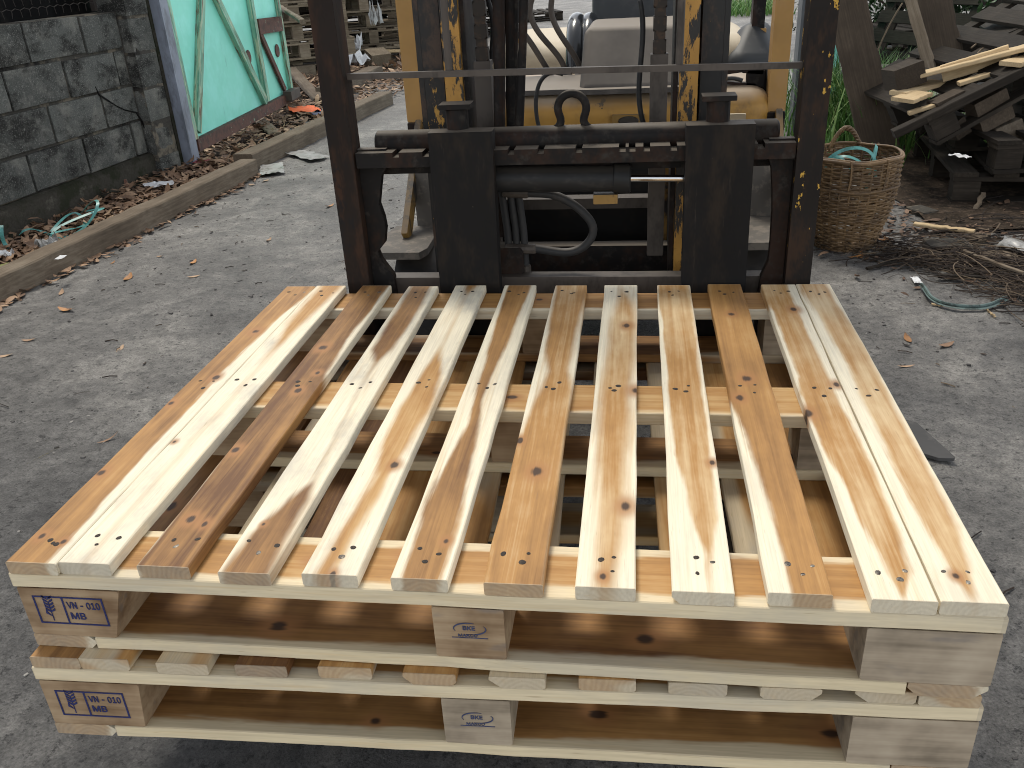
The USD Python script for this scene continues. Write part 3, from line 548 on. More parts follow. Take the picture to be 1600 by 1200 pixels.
def strip():
    y = rng.uniform(1.6, 4.5); a, b = wallx(y) + .03, -1.735 + (y - 1.75)*.1033 - .05
    t = rng.random()**.8; return a + t*(b - a), y, .055*(1 - .5*t)
litter(g, 3600, strip, size=(.03, .085), flat=.32)
litter(g, 220, lambda: (lambda y: (-1.735 + (y - 1.75)*.1033 + .05 + abs(rng.normal(0, .035)), y, .01))(rng.uniform(1.9, 4.2)), size=(.025, .07), flat=.12)
single('leaf_litter', 'thick drift of brown dry leaves between the block wall and the long timber', 'leaf litter', g, 'dry_leaf', kind='stuff', tint=g.tint())
g = G()
def strip2():
    y = rng.uniform(4.3, 8.6); a, b = -2.35 - .12*(y - 4.3), -1.57 + (y - 4.28)*.097 - .05
    t = rng.random(); return a + t*(b - a), y, .06
litter(g, 2600, strip2, size=(.035, .10), flat=.32)
litter(g, 500, lambda: (rng.uniform(-2.6, -1.2), rng.uniform(8.0, 10.2), .05), size=(.06, .14))
single('leaf_litter', 'brown dry leaves heaped under the turquoise gate and beyond it', 'leaf litter', g, 'dry_leaf', kind='stuff', tint=g.tint())
# raised soil under the drifts
def mound(name, label, edge0, edge1, y0, y1, h, mat):
    n, k = 60, 7; V = []
    for i in range(n):
        y = y0 + (y1 - y0)*i/(n - 1); a, b = edge0(y), edge1(y)
        for j in range(k):
            t = j/(k - 1); x = a + (b - a)*t; V.append((x, y, float(gz(x, y)) - .004 + h*math.sin(math.pi*min(1, .35 + t*.66))*(.6 + .8*meshkit.fbm(np.array([[x*8, y*8, 0]]), 3, 9)[0]) - .012))
    i, j = np.meshgrid(np.arange(n - 1), np.arange(k - 1), indexing='ij')
    single(name, label, 'soil', (np.array(V), np.stack([i*k + j, i*k + j + 1, (i + 1)*k + j + 1, (i + 1)*k + j], -1).reshape(-1, 4)), mat, smooth=True, kind='structure')
layered('soil', (0.040, 0.030, 0.022), [('noise', (0.085, 0.062, 0.045), (30, 30, 30), .48, .65), ('noise', (0.016, 0.013, 0.010), (12, 12, 12), .5, .65)], rough=.95, bump=((90, 90, 90), .8, .01), spec=.1)
mound('soil', 'dark soil under the leaves along the block wall', lambda y: wallx(y) - .02, lambda y: -1.735 + (y - 1.75)*.1033 - .02, 1.5, 4.6, .035, 'soil')
mound('soil', 'dark soil and rotten leaf dirt under the scrap pile on the right', lambda y: 1.95 + .1*abs(y - 3.6), lambda y: 3.9, 2.85, 5.2, .03, 'soil')
mound('soil', 'dark soil under the turquoise gate', lambda y: -2.7 - .12*(y - 4.3), lambda y: -1.57 + (y - 4.28)*.097 - .02, 4.4, 9.5, .035, 'soil')

# single leaves lying on the yard
def yard_leaf(px, py, l, label, mat='bright_leaf', group=None, seed=0, ratio=.38):
    p = on_z(px, py); r = np.random.default_rng(seed + int(px)); v, f = leaf_mesh(l, l*ratio, r.uniform(.1, .35), r.uniform(-.6, .6))
    v = v @ (rotz(r.uniform(0, 6.3)) @ rotx(r.normal(0, .1))).T; z = gz(p[0], p[1]); v[:, 2] += float(z) - v[:, 2].min() + .001
    a = single('dry_leaf', label, 'leaf', (v + [p[0], p[1], 0], f), mat, smooth=True, group=group, tint=np.full(len(v), r.uniform(.5, 1)))
LG = 'single dry leaves on the yard'
yard_leaf(104, 486, .075, 'orange-brown curled dry leaf alone on the concrete left of the pallet stack', group=LG)
yard_leaf(45, 531, .05, 'small dark brown leaf on the concrete, nearer than the orange one', mat='dry_leaf', group=LG)
yard_leaf(8, 556, .05, 'brown leaf at the left edge of the yard', mat='dry_leaf', group=LG)
yard_leaf(200, 434, .085, 'tan dry leaf on the concrete in front of the long timber', group=LG)
yard_leaf(122, 412, .06, 'pale brown leaf lying against the front of the long timber', group=LG)
yard_leaf(96, 458, .05, 'dark leaf just in front of the timber at far left', mat='dry_leaf', group=LG)
yard_leaf(176, 411, .03, 'tiny reddish leaf near the timber', group=LG)
yard_leaf(302, 411, .06, 'flat tan leaf on the concrete between timber and forklift', group=LG)
yard_leaf(303, 433, .05, 'thin brown leaf on the concrete level with the pallet rear', mat='dry_leaf', group=LG)
yard_leaf(251, 402, .04, 'small dull leaf a little way from the timber', mat='dry_leaf', group=LG)
yard_leaf(515, 322, .075, 'pale straw-coloured scrap of leaf beside the left backrest post', mat='bright_leaf', group=LG, ratio=.25)
yard_leaf(187, 543, .05, 'brown leaf halfway between timber and pallet corner', mat='dry_leaf', group=LG)
yard_leaf(420, 375, .05, 'dark leaf on the concrete left of the forklift', mat='dry_leaf', group=LG)
yard_leaf(170, 683, .06, 'dark thin leaf stalk on the concrete touching the pallet side', mat='dry_leaf', group=LG, ratio=.15)
yard_leaf(1418, 530, .055, 'orange-brown leaf on the concrete right of the pallet stack', group=LG)
yard_leaf(1478, 540, .06, 'dull brown leaf pair on the concrete at right', mat='dry_leaf', group=LG)
yard_leaf(1415, 574, .05, 'dark sliver of leaf right of the pallet edge', mat='dry_leaf', group=LG, ratio=.2)
for px, py in ((1335, 402), (1345, 400), (1375, 385), (1382, 376), (1372, 374), (1388, 374)):
    yard_leaf(px, py, .055, 'brown crumpled leaf at the foot of the bamboo basket', mat='bright_leaf', group='leaves at the foot of the basket')

# ------------------------------------------------------------------ litter scraps on the left
def strip_ribbon(pts, w, tilt=(0, 0, 1)):
    p = spline(pts, 40); t = np.gradient(p, axis=0); t /= np.linalg.norm(t, axis=1, keepdims=True); s = np.cross(t, np.asarray(tilt, float)); s /= np.linalg.norm(s, axis=1, keepdims=True)
    nrm = np.cross(s, t)*.0006
    V = np.vstack([p - s*w/2 + nrm, p + s*w/2 + nrm, p - s*w/2 - nrm, p + s*w/2 - nrm]); n = len(p); F = []
    for k in range(n - 1): F += [[k, k + 1, n + k + 1, n + k], [2*n + k, 3*n + k, 3*n + k + 1, 2*n + k + 1], [k, 2*n + k, 2*n + k + 1, k + 1], [n + k, n + k + 1, 3*n + k + 1, 3*n + k]]
    return V, np.array(F)
def zup(px, py, z): p = on_z(px, py, z); return p
g = G()
for pts in ([(80, 362), (95, 345), (122, 334), (132, 345), (100, 360), (78, 368), (92, 372), (118, 365), (135, 352), (128, 332)], [(30, 367), (38, 360), (60, 360), (78, 366)], [(135, 330), (105, 348), (82, 366), (100, 374), (130, 360)]):
    P = [zup(px, py, .05 + .02*math.sin(i*1.7)) for i, (px, py) in enumerate(pts)]; v, f = strip_ribbon(P, .014, (0.3, -.4, 1)); g.add(v, f)
single('plastic_strap', 'teal plastic strap tangled in loops on the leaves by the block wall', 'strap', g, 'teal_strap', smooth=30)
g = G(); v, f = strip_ribbon([zup(2, 352, .14), zup(3, 368, .10), zup(7, 380, .06), zup(13, 388, .04)], .016, (.6, -.8, .2)); g.add(v, f)
single('plastic_strap', 'short teal strap end sticking up at the left edge of the picture', 'strap', g, 'teal_strap', smooth=30)
def crumple(cx, size, seed, n=9, amp=.35):
    r = np.random.default_rng(seed); u = np.linspace(-1, 1, n); X, Y = np.meshgrid(u, u); q = np.stack([X*3, Y*3, 0*X], -1)
    z = amp*(meshkit.fbm(q + seed, 3, seed) - .3); ed = 1 - .25*meshkit.noise(q*1.5 + 5, seed)
    V = np.stack([X*ed*size[0]/2, Y*ed*size[1]/2, np.abs(z)*size[2]*2], -1).reshape(-1, 3) @ rotz(r.uniform(0, 6)).T
    i, j = np.meshgrid(np.arange(n - 1), np.arange(n - 1), indexing='ij')
    return V + cx, np.stack([i*n + j, i*n + j + 1, (i + 1)*n + j + 1, (i + 1)*n + j], -1).reshape(-1, 4)
def scrap(name, label, cat, px, py, z, size, mat, seed, amp=.35, group=None):
    single(name, label, cat, crumple(zup(px, py, z), size, seed, amp=amp), mat, smooth=30, group=group)
scrap('plastic_scrap', 'crumpled white plastic scrap on the leaves by the pillar foot', 'litter', 249, 290, .05, (.17, .10, .06), 'white_plastic', 3)
scrap('plastic_scrap', 'clear greyish plastic scrap propped against the timber on the left', 'litter', 78, 388, .06, (.12, .10, .10), 'grey_plastic', 4, .6)
scrap('plastic_scrap', 'small white scrap lying on top of the long timber', 'litter', 95, 402, .10, (.06, .035, .008), 'white_plastic', 5, .2)
scrap('paper_cup', 'white paper scrap at the left edge among leaves', 'litter', 8, 400, .06, (.07, .06, .06), 'white_plastic', 6, .5)
layered('yellow_green_leaf', (0.15, 0.16, 0.035), [('noise', (0.20, 0.15, 0.05), (20, 20, 20), .5, .65)], rough=.5)
scrap('fallen_leaf', 'large fading green leaf behind the left end of the timber', 'leaf', 28, 413, .05, (.20, .10, .025), 'yellow_green_leaf', 7, .2)
v, f = block_mesh(.16, .10, .07, 31); layered('broken_brick', (0.16, 0.075, 0.05), [('noise', (0.07, 0.06, 0.05), (12, 12, 12), .45, .6)], rough=.9)
single('broken_brick', 'broken reddish brick lying at the wall foot among leaves', 'brick', (v @ rotz(.5).T + on_z(180, 300) + [0, 0, .04], f), 'broken_brick', smooth=30)
scrap('plastic_sheet', 'grey torn plastic film in front of the second timber', 'litter', 425, 265, .01, (.28, .16, .04), 'grey_plastic', 8)
scrap('plastic_sheet', 'grey torn plastic film lying along the second timber, nearer the forklift post', 'litter', 480, 243, .01, (.40, .16, .03), 'grey_plastic', 18)
scrap('cloth_scrap', 'bright orange cloth scrap under the far end of the gate', 'cloth', 476, 172, .05, (.34, .24, .06), 'orange_cloth', 9)
scrap('cloth_scrap', 'dark blue cloth scrap beside the orange cloth', 'cloth', 500, 177, .04, (.30, .16, .04), 'blue_cloth', 10)
scrap('cloth_scrap', 'dark red rag at the foot of the grey gate post', 'cloth', 316, 252, .04, (.14, .10, .03), 'red_cloth', 12)
scrap('plastic_bag', 'white plastic bag heaped left of the stacked blocks', 'bag', 560, 100, .1, (.30, .26, .22), 'white_plastic', 13, .6)
scrap('plastic_bag', 'second white plastic bag just in front of the first one', 'bag', 556, 80, .16, (.24, .2, .30), 'white_plastic', 14, .6)
scrap('plastic_bag', 'grey plastic bag hanging from the pallets beyond the mast', 'bag', 589, 40, .50, (.14, .10, .34), 'grey_plastic', 15, .7)

# ------------------------------------------------------------------ the two new pallets
HT = .46
def board_mesh(L, w, t, wane=(0, 0, 0, 0), seed=0, n=14, ch=.0016, wob=.0006, bow=0.0):
    """board along +y from 0 to L, centred in x, top at z = 0; wane: how far each long edge (top-left, top-right, bottom-left, bottom-right) is rounded off"""
    r = np.random.default_rng(seed); a = [max(ch, q) for q in wane]
    V = []
    for k in range(n):
        y = L*k/(n - 1); x0, x1 = -w/2 + r.normal(0, wob), w/2 + r.normal(0, wob); z0 = bow*math.sin(math.pi*k/(n - 1))
        V.append([(x0 + a[2], y, -t), (x1 - a[3], y, -t), (x1, y, -t + min(a[3], t*.7)), (x1, y, -a[1]*.8), (x1 - a[1], y, z0), (x0 + a[0], y, z0), (x0, y, -a[0]*.8), (x0, y, -t + min(a[2], t*.7))])
    V = np.array(V).reshape(-1, 3); i, j = np.meshgrid(np.arange(n - 1), np.arange(8), indexing='ij')
    F = np.stack([i*8 + j, i*8 + (j + 1) % 8, (i + 1)*8 + (j + 1) % 8, (i + 1)*8 + j], -1).reshape(-1, 4)[:, ::-1]
    F = np.vstack([F[:, [0, 1, 2]], F[:, [0, 2, 3]], [[0, k, k + 1] for k in range(1, 7)], [[(n - 1)*8, (n - 1)*8 + k + 1, (n - 1)*8 + k] for k in range(1, 7)]])
    t_ = trimesh.Trimesh(V, F, process=False)
    if t_.volume < 0: t_.invert()
    return t_
def nail(parent, x, y, mat='nail_hole'):
    r = rng.uniform(.0028, .0050)
    v, f = tube([(0, 0, -.002), (0, 0, .0002), (0, 0, .0006)], [r, r, r*.6], 8); a = rng.uniform(0, 6)
    v = v*[1, rng.uniform(.65, 1.05), 1]; v[:, :2] *= 1 + .25*(np.random.default_rng(int(abs(x*y)*1e7) % 9999).random((len(v), 1)) - .5); v = v @ rotz(a).T
    part(parent, 'nail_head', (v + [x, y, 0], f), mat, world=False)
X0 = [0, .070, .177, .286, .394, .506, .618, .7265, .8385, .9455, 1.0570, 1.1290]; BW = .0705; BL = 1.006
W = [
 ([(0, .0, .82), (.12, -.1, .80), (.3, -.2, .62), (.55, -.2, .56), (.8, -.2, .72), (1, -.2, 1.0)], .50, .05, [(.22, .055, .005), (.75, .045, .004), (.12, .21, .006), (.10, .43, .006), (.6, .53, .006), (.45, .74, .008)]),
 ([(0, .5, .5), (.58, .5, .5), (.66, .40, .52), (.78, .22, .62), (.9, .18, .72), (1, .22, .80)], .34, .12, [(.1, .30, .003)]),
 ([(0, .06, 1.1), (.3, .02, 1.2), (.45, .0, 1.1), (.55, -.1, .86), (.7, -.1, .78), (.85, -.1, .86), (1, -.1, .84)], .74, .06, [(.35, .10, .006), (.7, .09, .005), (.15, .28, .006), (.55, .48, .006), (.7, .55, .005), (.3, .66, .008)]),
 ([(0, .12, .95), (.08, .25, .9), (.16, .55, .88), (.21, .78, .80), (.5, .5, .5), (.60, .45, .56), (.66, .24, .66), (.8, .2, .76), (1, .10, .74)], .74, .10, [(.3, .10, .003)]),
 ([(0, .28, .50), (.1, .40, .60), (.22, .45, .66), (.3, .30, .8), (.42, .26, .92), (.55, .38, .85), (.64, .5, .62), (.68, .55, .55), (.93, .5, .5), (1, .42, .62)], .30, .10, [(.75, .25, .0055), (.55, .0, .004)]),
 ([(0, .22, .82), (.15, .2, .80), (.30, .32, .72), (.38, .42, .62), (.45, .38, .55), (.6, .30, .56), (.7, .24, .66), (.85, .2, .74), (1, .15, .78)], .60, .06, [(.75, .075, .004)]),
 ([(0, -.1, 1.05), (.25, -.1, 1.0), (.35, .05, .98), (.5, .32, .95), (.57, .42, .8), (.65, .25, .85), (.8, .12, .9), (1, .05, 1.05)], .36, .10, [(.55, .245, .008), (.05, .33, .005)]),
 ([(0, .4, .6), (.1, .32, .74), (.3, .26, .80), (.5, .2, .82), (.65, .25, .9), (.8, .3, .92), (.9, .5, .85), (1, .5, .5)], .17, .16, [(.8, .165, .008), (.72, .775, .007), (.97, .50, .008), (.45, .02, .004)]),
 ([(0, .62, .62), (.07, .6, .66), (.15, .45, .80), (.3, .24, .88), (.5, .18, .86), (.7, .16, .90), (.85, .12, .88), (1, .06, .88)], .20, .05, [(.92, .28, .0045)]),
 ([(0, .42, 1.2), (.15, .38, 1.2), (.3, .25, 1.2), (.45, .12, 1.2), (.52, -.1, 1.2), (1, -.1, 1.2)], .45, .06, [(.5, .545, .008), (.2, .475, .007), (.5, .83, .006)]),
 ([(0, .5, .5), (.05, .42, .70), (.15, .34, .84), (.3, .20, .82), (.42, .10, .80), (.5, .02, .74), (.56, .18, .74), (.7, .16, .72), (.85, .12, .70), (1, -.1, .72)], .22, .05, [(.04, .43, .008), (.9, .53, .006), (.65, .86, .007)]),
 ([(0, .5, .5), (.06, .42, .66), (.14, .36, .84), (.3, .34, .86), (.6, .36, .90), (.8, .26, .88), (.95, .16, .82), (1, .2, .8)], .17, .07, [(.42, .045, .004)]),
]
for i, (cv, dk, sf, kn) in enumerate(W):
    wood(f'deck_board_wood_{i:02d}', BL, BW, cv, dk, sf, kn, seed=i + 1, grey=.62 if i in (1, 3, 4) else .25, pale=.25 if i in (6, 7, 8, 10, 11) else 0)
for i in range(6): wood(f'mixed_wood_{i}', 1.2, .1, None, (.15, .45, .7, .3, .9, .6)[i], seed=20 + i, sap=((.52, .43, .29) if i % 2 else (.40, .33, .225)), grey=.6)
wood('lead_front_wood', 1.2, .1, [(0, .15, .72), (.3, .2, .8), (.6, .22, .74), (1, .15, .78)], .36, .04, [(.5, .33, .006), (.3, .43, .007)], seed=40, sap=(.62, .52, .345))
wood('lead_mid_wood', 1.2, .1, [(0, -.2, .86), (1, -.2, .9)], .2, .06, [(.6, .475, .007), (.5, .49, .006)], seed=41, sap=(.68, .56, .37))
wood('lead_rear_wood', 1.2, .1, [(0, -.2, .86), (1, -.2, .86)], .42, .05, [(.4, .49, .006)], seed=42)
wood('brown_runner_wood', 1.2, .1, [(0, -.2, .80), (.5, -.2, .76), (1, -.2, .80)], .66, .05, [(.6, .2, .009), (.5, .6, .008)], seed=43, sap=(.60, .50, .325))
wood('brown_runner_wood_b', 1.2, .1, [(0, -.2, .72), (.5, -.2, .80), (1, -.2, .66)], .58, .05, [(.4, .55, .009), (.55, .8, .010), (.7, .3, .006)], seed=44, sap=(.60, .50, .325))
wood('side_runner_wood', 1.0, .09, [(0, -.2, .8), (1, -.1, 1.2)], .68, .06, [(.5, .3, .008)], seed=45)
def block_wood(name, a, b, c, seed):
    n = {'tc': ('texture_coordinate', {}), 'oi': ('object_info', {}), 'off': ('vector_math', {'math_type': 'multiply_add', 'vector2': (13.1, 7.7, 5.3)}),
         'gm': ('mapping', {'scale': (3.5, 60.0, 75.0), 'location': (seed, seed, seed)}), 'gn': ('noise_texture', {'scale': 1.0, 'detail': 5.0, 'roughness': .6}), 'bn': ('noise_texture', {'scale': 14.0, 'detail': 4.0}),
         'm0': ('math', {'math_type': 'multiply', 'value2': .7}), 'm1': ('math', {'math_type': 'multiply_add', 'value2': .5}), 'r': ('rgb_ramp', {'ramp': [(.42, a), (.60, b), (.80, c)]}),
         'dm': ('mapping', {'scale': (9, 40, 30)}), 'dn': ('noise_texture', {'scale': 1.0, 'detail': 5.0}), 'dr': ('map_range', {'range_type': 'smoothstep', 'from_min': .58, 'from_max': .70, 'to_max': .55, 'clamp': True}), 'dx': ('mix', {'color2': (.16, .14, .125)}),
         'b': ('bump', {'strength': .5, 'distance': .0015}), 'p': ('principled_bsdf', {'roughness': .75, 'specular_ior_level': .25})}
    M(name, n, [('oi.random', 'off.vector1'), ('tc.object', 'off.vector3'), ('off.vector', 'gm.vector'), ('gm.vector', 'gn.vector'), ('off.vector', 'bn.vector'), ('bn.fac', 'm0.value1'), ('gn.fac', 'm1.value1'), ('m0.value', 'm1.value3'), ('m1.value', 'r.fac'),
      ('off.vector', 'dm.vector'), ('dm.vector', 'dn.vector'), ('dn.fac', 'dr.value'), ('r.color', 'dx.color1'), ('dr.result', 'dx.fac'), ('dx.color', 'p.base_color'), ('gn.fac', 'b.height'), ('b.normal', 'p.normal')])
block_wood('block_wood_tan', (.15, .090, .046), (.28, .192, .112), (.39, .29, .18), 1)
block_wood('block_wood_grey', (.17, .135, .095), (.31, .25, .178), (.42, .35, .255), 2)

def pallet(name, label, T, zt, deck_mats, hero):
    P = thing(name, label, 'pallet', mat4=T, group='new pallets on the forks')
    def bd(nm, x, y, z, L, w, t, mat, along='y', seed=0, wane=(0, 0, 0, 0), **k):
        m = T4((x, y, z)) if along == 'y' else T4((x, y, z), rotz(-math.pi/2))
        return part(P, nm, board_mesh(L, w, t, wane, seed, **k), mat, mat4=m, smooth=25)
    td, tl, hb, tb = .0186, .0224, .0793, .0197
    for i, x in enumerate(X0):
        xx = x + BW/2 + (0 if hero else rnd.uniform(-.002, .003)); sd = i + (0 if hero else 50)
        wn = {8: (0, 0, .010, 0), 9: (0, 0, .003, 0)}.get(i, (0, 0, .002, .002)) if hero else {6: (0, 0, .016, .004), 9: (0, 0, .005, .012), 10: (0, 0, .016, .003), 11: (0, 0, .003, 0), 5: (0, 0, .012, .006)}.get(i, (0, 0, .003, .003))
        b = bd('deck_board', xx, rng.normal(0, .0012) + .001, zt + rng.normal(0, .0003), BL, BW - .0008, td, deck_mats[i], seed=sd, wane=wn)
        for yc in (.045, .51, .955):
            for dx, dy in ((-.5, .55), (.5, .6), (.03, -.6)):
                if not hero and yc > .3: continue
                nail(b, dx*.026 + rng.normal(0, .004), yc + dy*.016 + rng.normal(0, .005), 'nail_steel' if (i in (9, 10, 11) and yc < .2) or rng.random() < .12 else 'nail_hole')
    z = zt - td
    for k, y in enumerate((.050, .508, .958)):
        bd('lead_board', -.002, y, z, 1.204, .1, tl, (['lead_front_wood', 'lead_mid_wood', 'lead_rear_wood'] if hero else ['lead_front_wood', 'mixed_wood_1', 'mixed_wood_4'])[k], 'x', seed=90 + k + 7*hero)
    z -= tl
    for a, y in enumerate((.001, .462, .912)):
        for k, (x0, x1) in enumerate(((.001, .143), (.552, .640), (1.057, 1.201))):
            c = np.array([(x0 + x1)/2, y + .047, z - hb/2 - .0004]); v, f = cbox((x1 - x0, .095, hb - .001), .0025)
            if a == 0 and k == 0:    # the marked corner block has a waney far edge
                v[:, 0] -= np.where((v[:, 0] > 0) & (v[:, 2] < 0), .022, 0)*(1 if hero else .4)
            mt = ('block_wood_tan' if (k < 2) else 'block_wood_grey') if hero else ('block_wood_grey' if k else 'block_wood_tan')
            b = part(P, 'block', (v, f), mt, mat4=T4(c))
            if a == 0 and k == 0: stamp_ispm(b, -(x1 - x0)/2 + .018, -.0475, .004 if hero else 0)
            if a == 0 and k == 1: stamp_logo(b, -.0475)
    z -= hb
    bd('bottom_runner', .0895, .05, z, 1.0205, .1, tb, 'brown_runner_wood' if hero else 'brown_runner_wood_b', 'x', seed=97, wob=.001)
    bd('bottom_runner', .0895, .958, z, 1.0205, .1, tb, 'mixed_wood_2', 'x', seed=98)
    bd('bottom_side_board', .0445, 0.0, z, 1.008, .0885, tb, 'side_runner_wood', seed=99, wane=(0, .008, 0, .008))
    bd('bottom_side_board', 1.1565, 0.0, z, 1.008, .0885, tb, 'side_runner_wood', seed=101, wane=(0, 0, .012, .016))
    bd('bottom_runner', .0895, .508, z, 1.0205, .1, tb, 'brown_runner_wood_b' if hero else 'mixed_wood_0', 'x', seed=102)
    return P
def stamp_ispm(b, x0, yf, dz):
    """the plant health mark: ruled frame, ear of wheat, country and treatment codes"""
    w, h, lw = .098, .046, .0024; g = G(); y = yf - .0003; zc = dz
    fr = sbox(0, -h/2, w, h/2).difference(sbox(lw, -h/2 + lw, w - lw, h/2 - lw)).union(sbox(.040, -h/2, .040 + lw, h/2))
    ex, ey = np.array([1.0, 0, 0]), np.array([0, 0, 1.0]); o = np.array([x0, y, zc])
    g.plate(fr, o, ex, ey, .0005)
    stem = [sbox(.0195, -.018, .0207, .012)]
    for k in range(5):
        zz = -.004 + k*.0052
        for s in (-1, 1):
            stem.append(Polygon([(.0201, zz), (.0201 + s*.0065, zz + .0035), (.0201 + s*.0068, zz + .0075), (.0201 + s*.0012, zz + .0035)]))
    stem.append(Polygon([(.0201, -.011), (.012, -.006), (.0135, .002), (.0150, -.004)]))
    for q in stem: g.plate(q.buffer(0), o, ex, ey, .0005)
    for txt, dx, dzz, hh in (('VN - 010', .0455, .0042, .0105), ('MB', .0455, -.0135, .0105)):
        t = meshkit.text_mesh(txt, hh, .0005, bold=True); v = np.array(t.vertices)
        sc = min(1.0, .046/(v[:, 0].max() - v[:, 0].min())) if len(txt) > 3 else 1.0
        g.add(np.c_[v[:, 0]*sc + o[0] + dx, y - v[:, 2], v[:, 1] + zc + dzz], t.faces)
    part(b, 'ink_stamp', g, 'stamp_ink', world=False, label='dark blue ink stamp with a wheat ear, VN - 010 and MB')
def stamp_logo(b, yf):
    g = G(); y = yf - .0003
    def txt(s, hh, x, z, wmax=None, bold=True):
        t = meshkit.text_mesh(s, hh, .0005, bold=bold); v = np.array(t.vertices); ww = v[:, 0].max() - v[:, 0].min(); k = (wmax/ww) if wmax else 1.0
        g.add(np.c_[(v[:, 0] - v[:, 0].min() - ww/2)*k + x, y - v[:, 2], v[:, 1] + z], t.faces)
    txt('BKE', .0062, 0, .006); txt('MAKCO', .0040, -.002, -.0045, .024)
    def arc(a0, a1, rx, rz, cx, cz, w):
        a = np.linspace(a0, a1, 18); ln = w*np.sin(np.linspace(.15, np.pi - .15, 18)); pts = np.c_[cx + rx*np.cos(a), cz + rz*np.sin(a)]
        o = np.c_[np.cos(a), np.sin(a)]; return Polygon(np.vstack([pts + o*ln[:, None], (pts - o*ln[:, None])[::-1]])).buffer(0)
    ex, ey = np.array([1.0, 0, 0]), np.array([0, 0, 1.0]); o = np.array([0, y, 0])
    g.plate(arc(1.2, 3.6, .019, .009, .0, .008, .0009), o, ex, ey, .0005); g.plate(arc(-1.9, .55, .019, .009, .002, .008, .0009), o, ex, ey, .0005)
    g.plate(sbox(-.022, -.0066, .023, -.0056), o, ex, ey, .0005)
    part(b, 'ink_logo', g, 'faint_ink', world=False, label='small blue ink maker mark with letters BKE')
lower_mats = [f'mixed_wood_{k}' for k in (2, 3, 1, 4, 3, 1, 3, 1, 0, 3, 1, 3)]
pallet('new_pallet', 'new pale acacia pallet on top of the pair, slatted deck facing up', np.eye(4), HT, [f'deck_board_wood_{i:02d}' for i in range(12)], True)
pallet('new_pallet', 'new acacia pallet underneath, carrying the upper one', T4((.0014, -.0223, 0), rotz(.0229)), HT - .1405, lower_mats, False)

# ------------------------------------------------------------------ the forklift truck
FT = thing('forklift_truck', 'dirty black and yellow forklift truck carrying the pallets, seen from the fork side', 'forklift', (.65, 1.9, 0))
def fp(name, g, mat, smooth=False, parent=FT, **k): return part(parent, name, g, mat, smooth, **k)
# load backrest
for k, (x0, mat) in enumerate(((.134, 'rusty_post_steel'), (1.112, 'chipped_post_steel'))):
    g = G(); g.ab((x0, 1.04, .24), (x0 + .052, 1.10, 1.42), .003); fp('backrest_post', g, mat)
g = G(); g.beam((.18, 1.075, .903), (.66, 1.068, .899), .013, .012, .003).beam((.66, 1.068, .899), (1.118, 1.075, .892), .013, .012, .003); fp('backrest_bar', g, 'brown_grey_steel')
g = G(); g.ab((.18, 1.06, 1.395), (1.118, 1.09, 1.42), .003); fp('backrest_bar', g, 'black_steel')
for x in (.404, .874):
    g = G(); v, f = tube([(x, 1.075, .90), (x + .003, 1.075, 1.40)], .0075, 8); g.add(v, f); fp('backrest_rod', g, 'brown_grey_steel', smooth=True)
# carriage
def xz(poly, y, th, mat, name, hole=None):
    g = G(); t = trimesh.creation.extrude_polygon(poly, th, engine='earcut'); v = np.array(t.vertices); g.add(np.c_[v[:, 0], y + v[:, 2], v[:, 1]], t.faces[:, ::-1]); return fp(name, g, mat)
Lp = Polygon([(.187, .752), (.252, .752), (.25, .712), (.236, .695), (.228, .66), (.222, .63), (.229, .60), (.231, .575), (.224, .54), (.206, .52), (.212, .50), (.236, .462), (.240, .40), (.24, .24), (.187, .24)])
xz(Lp, 1.068, .022, 'black_steel', 'carriage_side_plate')
Rp = Polygon([(1.111, .752), (1.06, .752), (1.062, .712), (1.068, .695), (1.074, .65), (1.078, .60), (1.079, .53), (1.078, .49), (1.064, .452), (1.06, .40), (1.06, .24), (1.111, .24)])
xz(Rp, 1.068, .022, 'black_steel', 'carriage_side_plate')
g = G(); v, f = tube([(.222, 1.112, .756), (.226, 1.112, .756), (1.078, 1.112, .757), (1.083, 1.112, .757)], [.022, .027, .027, .022], 18); g.add(v, f); fp('carriage_tube', g, 'black_steel', smooth=40)
nb = sbox(.19, .716, 1.11, .748)
for x in (.272, .338, .44, .522, .585, .665, .755, .775, .805, .86, 1.035): nb = nb.difference(sbox(x, .738, x + .014, .76))
xz(nb, 1.045, .045, 'black_steel', 'notched_fork_bar')
g = G(); g.ab((.20, 1.10, .69), (1.10, 1.13, .718), .004); fp('carriage_beam', g, 'black_steel')
g = G(); g.ab((.22, 1.082, .405), (1.08, 1.12, .452), .004); fp('lower_fork_bar', g, 'brown_grey_steel')
for x0 in (.352, .893):
    g = G(); prof = [(1.028, .79), (1.028, .27), (1.02, .262), (.985, .258), (.15, .246), (.15, .238), (1.045, .222), (1.068, .236), (1.068, .79)]
    t = trimesh.creation.extrude_polygon(Polygon(prof), .136, engine='earcut'); v = np.array(t.vertices)
    w = np.where(v[:, 0] < .3, .6, 1.0); v = np.c_[x0 + .068 + (v[:, 2] - .068)*w, v[:, 0], v[:, 1]]
    v[:, 0] += np.where(v[:, 2] > .5, (v[:, 2] - .5)*(.02 if x0 < .5 else -.01), 0)
    g.add(v, t.faces); f_ = fp('fork', g, 'fork_steel')
    c = x0 + .062; g = G(); v, f = cyl((c, 1.075, .785), (c, 1.075, .832), .024, 14, .002); g.add(v, f); g.ab((c - .034, 1.05, .832), (c + .034, 1.10, .842), .002)
    fp('lock_pin', g, 'black_steel', parent=f_)
